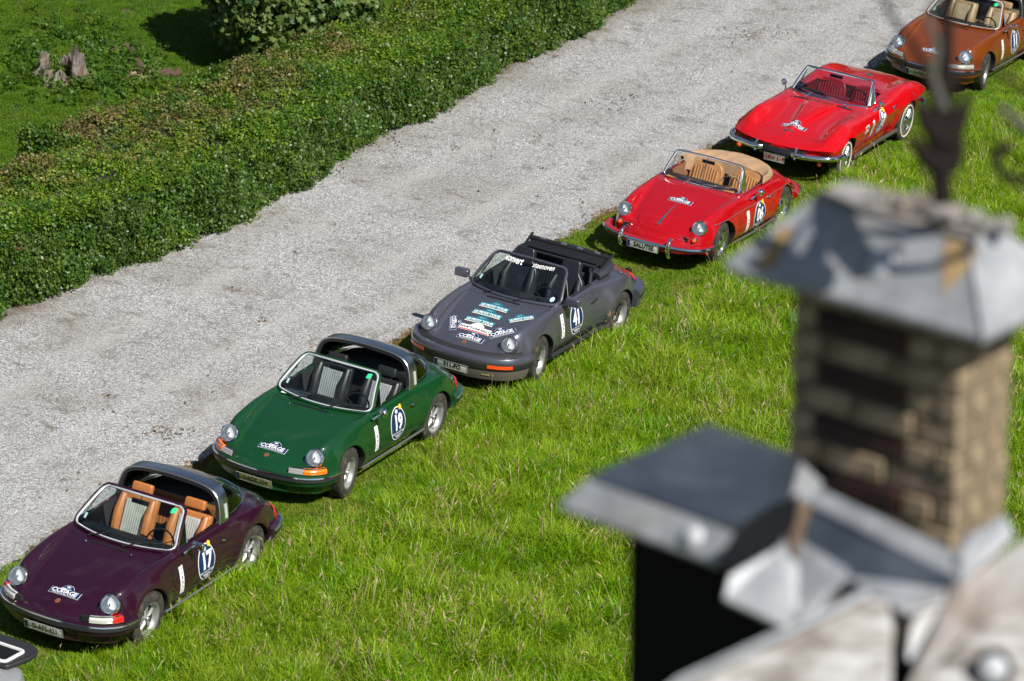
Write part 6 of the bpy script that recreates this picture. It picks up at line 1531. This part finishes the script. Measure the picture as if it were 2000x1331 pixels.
ft([(1950, 210), (1975, 226), (1998, 250), (2040, 262)], [.010, .014, .016, .016], 'finial_scroll', mat('pale_reflection_iron', (.06, .06, .045), .85))  # same paler iron colour on this scroll
ft([(1848, 190), (1900, 130), (1960, 150), (2040, 210)], [.010, .006, .006, .008], 'finial_rod')
# lower capped stack
Ol = near(1532, 1150, 10.55)
st = thing('roof_stack', 'lower dark stack with pale zinc skirt and slate grey top left of the chimney', 'chimney', (0, 0, 0)); frame(st, Ol, R(43))
V = [(x - (.37 if i % 4 == 2 else 0), y, z_) for i, (x, y, z_) in enumerate(frustum(.80, .62, .055, .075, 0, drop=.015))]
mb = MB(); mb.add(V, [(3, 2, 1, 0)] + [(i, (i + 1) % 4, 4 + (i + 1) % 4, 4 + i) for i in range(4)] + [(4 + i, 4 + (i + 1) % 4, 8 + (i + 1) % 4, 8 + i) for i in range(4)] + [(8, 9, 10, 11)])
sk = mb.build('zinc_skirt', ZINC, st, smooth=False, bevel=.006)
sl_ = [(-.743, .057), (-.075, .057), (-.405, .562), (-.743, .562)]; mb = MB(); mb.add([(x, y, z_) for z_ in (.071, .085) for x, y in sl_], [(3, 2, 1, 0), (4, 5, 6, 7)] + [(i, (i + 1) % 4, 4 + (i + 1) % 4, 4 + i) for i in range(4)]); mb.build('slate_top', SLATEZ, sk, bevel=.004)
wl_ = [(-.625, .10), (-.095, .10), (-.36, .52), (-.625, .52)]; mb = MB(); mb.add([(x, y, z_) for z_ in (-2.95, -.02) for x, y in wl_], [(3, 2, 1, 0), (4, 5, 6, 7)] + [(i, (i + 1) % 4, 4 + (i + 1) % 4, 4 + i) for i in range(4)]); mb.build('dark_wall', DARKW, st)
nf = Vector((0, -.075, .055)).normalized(); disc_on(Vector((-.34, .024, .036)), nf, .036, 'rivet', RIV, sk, .6)
fp = lambda x, t_: Vector((x, .055 * t_, .075 * t_))
smear([fp(-.20, .98), fp(-.12, .98), fp(-.11, 0.02), fp(-.19, 0.02)], 'rust_streak', RUSTM, sk)
# plates: polygon corners (u, v, depth), thickness away from the viewer
def plate(name, pts, th, m, parent, lab=None, bev=.006):
    P = [near(*p) for p in pts]; c = sum(P, Vector()) / len(P); nrm = Vector((0, 0, 0))
    for i in range(len(P)): nrm += (P[i] - c).cross(P[(i + 1) % len(P)] - c)
    nrm.normalize()
    if nrm.dot(CP - c) < 0: nrm = -nrm
    n = len(P); V = [p for p in P] + [p - nrm * th for p in P]
    if parent is not None: inv = parent.matrix_world.inverted() if parent.rotation_euler.x or True else None; V = [inv @ v for v in V]
    mb = MB(); mb.add(V, [tuple(range(n)), tuple(range(n, 2 * n))[::-1]] + [(i, (i + 1) % n, n + (i + 1) % n, n + i) for i in range(n)])
    o = mb.build(name, m, parent, smooth=False, bevel=bev)
    if lab: o['label'] = lab
    return o
bpy.context.view_layer.update()
fl = thing('zinc_flashing', 'folded grey zinc flashing and gutter round the foot of the chimney', 'flashing', tuple(near(1720, 1080, 10.6))); bpy.context.view_layer.update()
plate('flashing_upstand', [(1566, 948, 10.72), (1600, 952, 10.72), (1880, 1085, 10.38), (1862, 1128, 10.36), (1572, 982, 10.70)], .02, ZINC, fl)
plate('valley_sheet', [(1545, 985, 10.70), (1600, 985, 10.72), (1868, 1118, 10.37), (1846, 1168, 10.30), (1700, 1190, 10.30), (1600, 1110, 10.45)], .02, SLATEZ, fl)
plate('valley_sunlit_patch', [(1640, 1120, 10.40), (1846, 1150, 10.29), (1842, 1180, 10.27), (1765, 1198, 10.25)], .015, ZINC, fl)  # pale plate painted in for the sunlit corner of the valley sheet
plate('skirt_flap', [(1520, 1062, 10.5), (1560, 1052, 10.52), (1655, 1110, 10.38), (1628, 1140, 10.32), (1590, 1200, 10.3), (1560, 1208, 10.3), (1535, 1192, 10.33), (1480, 1160, 10.4)], .03, ZINC, fl)
plate('skirt_return', [(1424, 1124, 10.33), (1520, 1068, 10.36), (1560, 1100, 10.34), (1560, 1195, 10.27), (1535, 1228, 10.27), (1412, 1170, 10.32)], .03, ZINC, fl)
plate('black_recess_plate', [(1562, 962, 10.50), (1500, 988, 10.5), (1440, 1030, 10.44), (1398, 1096, 10.37), (1436, 1120, 10.33), (1500, 1072, 10.40), (1556, 1016, 10.46)], .02, DARKW, fl)  # flat black plate painted in for the shaded hole beside the flap
plate('lead_strip', [(1562, 975, 10.6), (1586, 985, 10.6), (1560, 1070, 10.48), (1548, 1100, 10.44), (1540, 1060, 10.5)], .012, mat('rusty_lead', (.10, .065, .035), .8), fl)
plate('corner_piece', [(1884, 1078, 10.36), (1905, 1040, 10.40), (1966, 1006, 10.55), (1982, 1050, 10.53), (1880, 1142, 10.34)], .03, ZINC, fl)
plate('narrow_strip', [(1800, 1185, 10.28), (1850, 1165, 10.3), (1815, 1250, 10.22), (1790, 1302, 10.2), (1770, 1285, 10.2), (1778, 1220, 10.25)], .02, ZINC, fl)
vb_ = thing('barge_board', 'sloping flaking white board at the bottom edge below the zinc skirt', 'roof board', tuple(near(1600, 1300, 10.2))); bpy.context.view_layer.update()
plate('board_face', [(1250, 1390, 10.1), (1330, 1331, 10.12), (1690, 1160, 10.2), (1735, 1172, 10.2), (1746, 1215, 10.18), (1738, 1400, 10.0)], .05, BOARD, vb_, bev=.015)
plate('board_edge', [(1240, 1384, 10.08), (1325, 1322, 10.10), (1690, 1150, 10.18), (1704, 1160, 10.17), (1332, 1336, 10.09), (1250, 1396, 10.07)], .06, ZINC, vb_)
wb = thing('stone_coping', 'grey weathered stone slab in the bottom right corner below the chimney', 'roof stone', tuple(near(1920, 1240, 10.2))); bpy.context.view_layer.update()
plate('coping_slab', [(1856, 1150, 10.3), (1890, 1130, 10.33), (1985, 1062, 10.5), (2080, 1010, 10.6), (2140, 1400, 10.0), (1740, 1400, 10.0), (1775, 1331, 10.08)], .12, mat('x_board', (.5, .5, .5)) if False else GRIME, wb, bev=.012)
plate('coping_sheet', [(1800, 1331, 10.06), (1900, 1230, 10.17), (2000, 1180, 10.2), (2090, 1150, 10.25), (2120, 1400, 9.98), (1770, 1400, 9.98)], .02, BOARD, wb)
pr_ = near(1940, 1308, 10.03); nr_ = (CP - pr_).normalized()
wb_i = wb.matrix_world.inverted(); disc_on(wb_i @ pr_, nr_, .036, 'rivet', RIV, wb, .4); disc_on(wb_i @ (pr_ - nr_ * .004), nr_, .052, 'rivet_washer', IRON, wb, .08)
# dark roof mass carrying all of it
rm = thing('tower_wall', 'near black wall below the zinc skirt and boards', 'wall', (0, 0, 0)); frame(rm, Ol, R(43))
mb = MB(); mb.box((.26, .50, -2.2), (.70, .95, 3.6)); mb.build('wall_face', DARKW, rm)
for o in list(bpy.data.objects):
    if o.type == 'MESH' and o.parent is not None and o.name.startswith('tmp'): bpy.data.objects.remove(o)
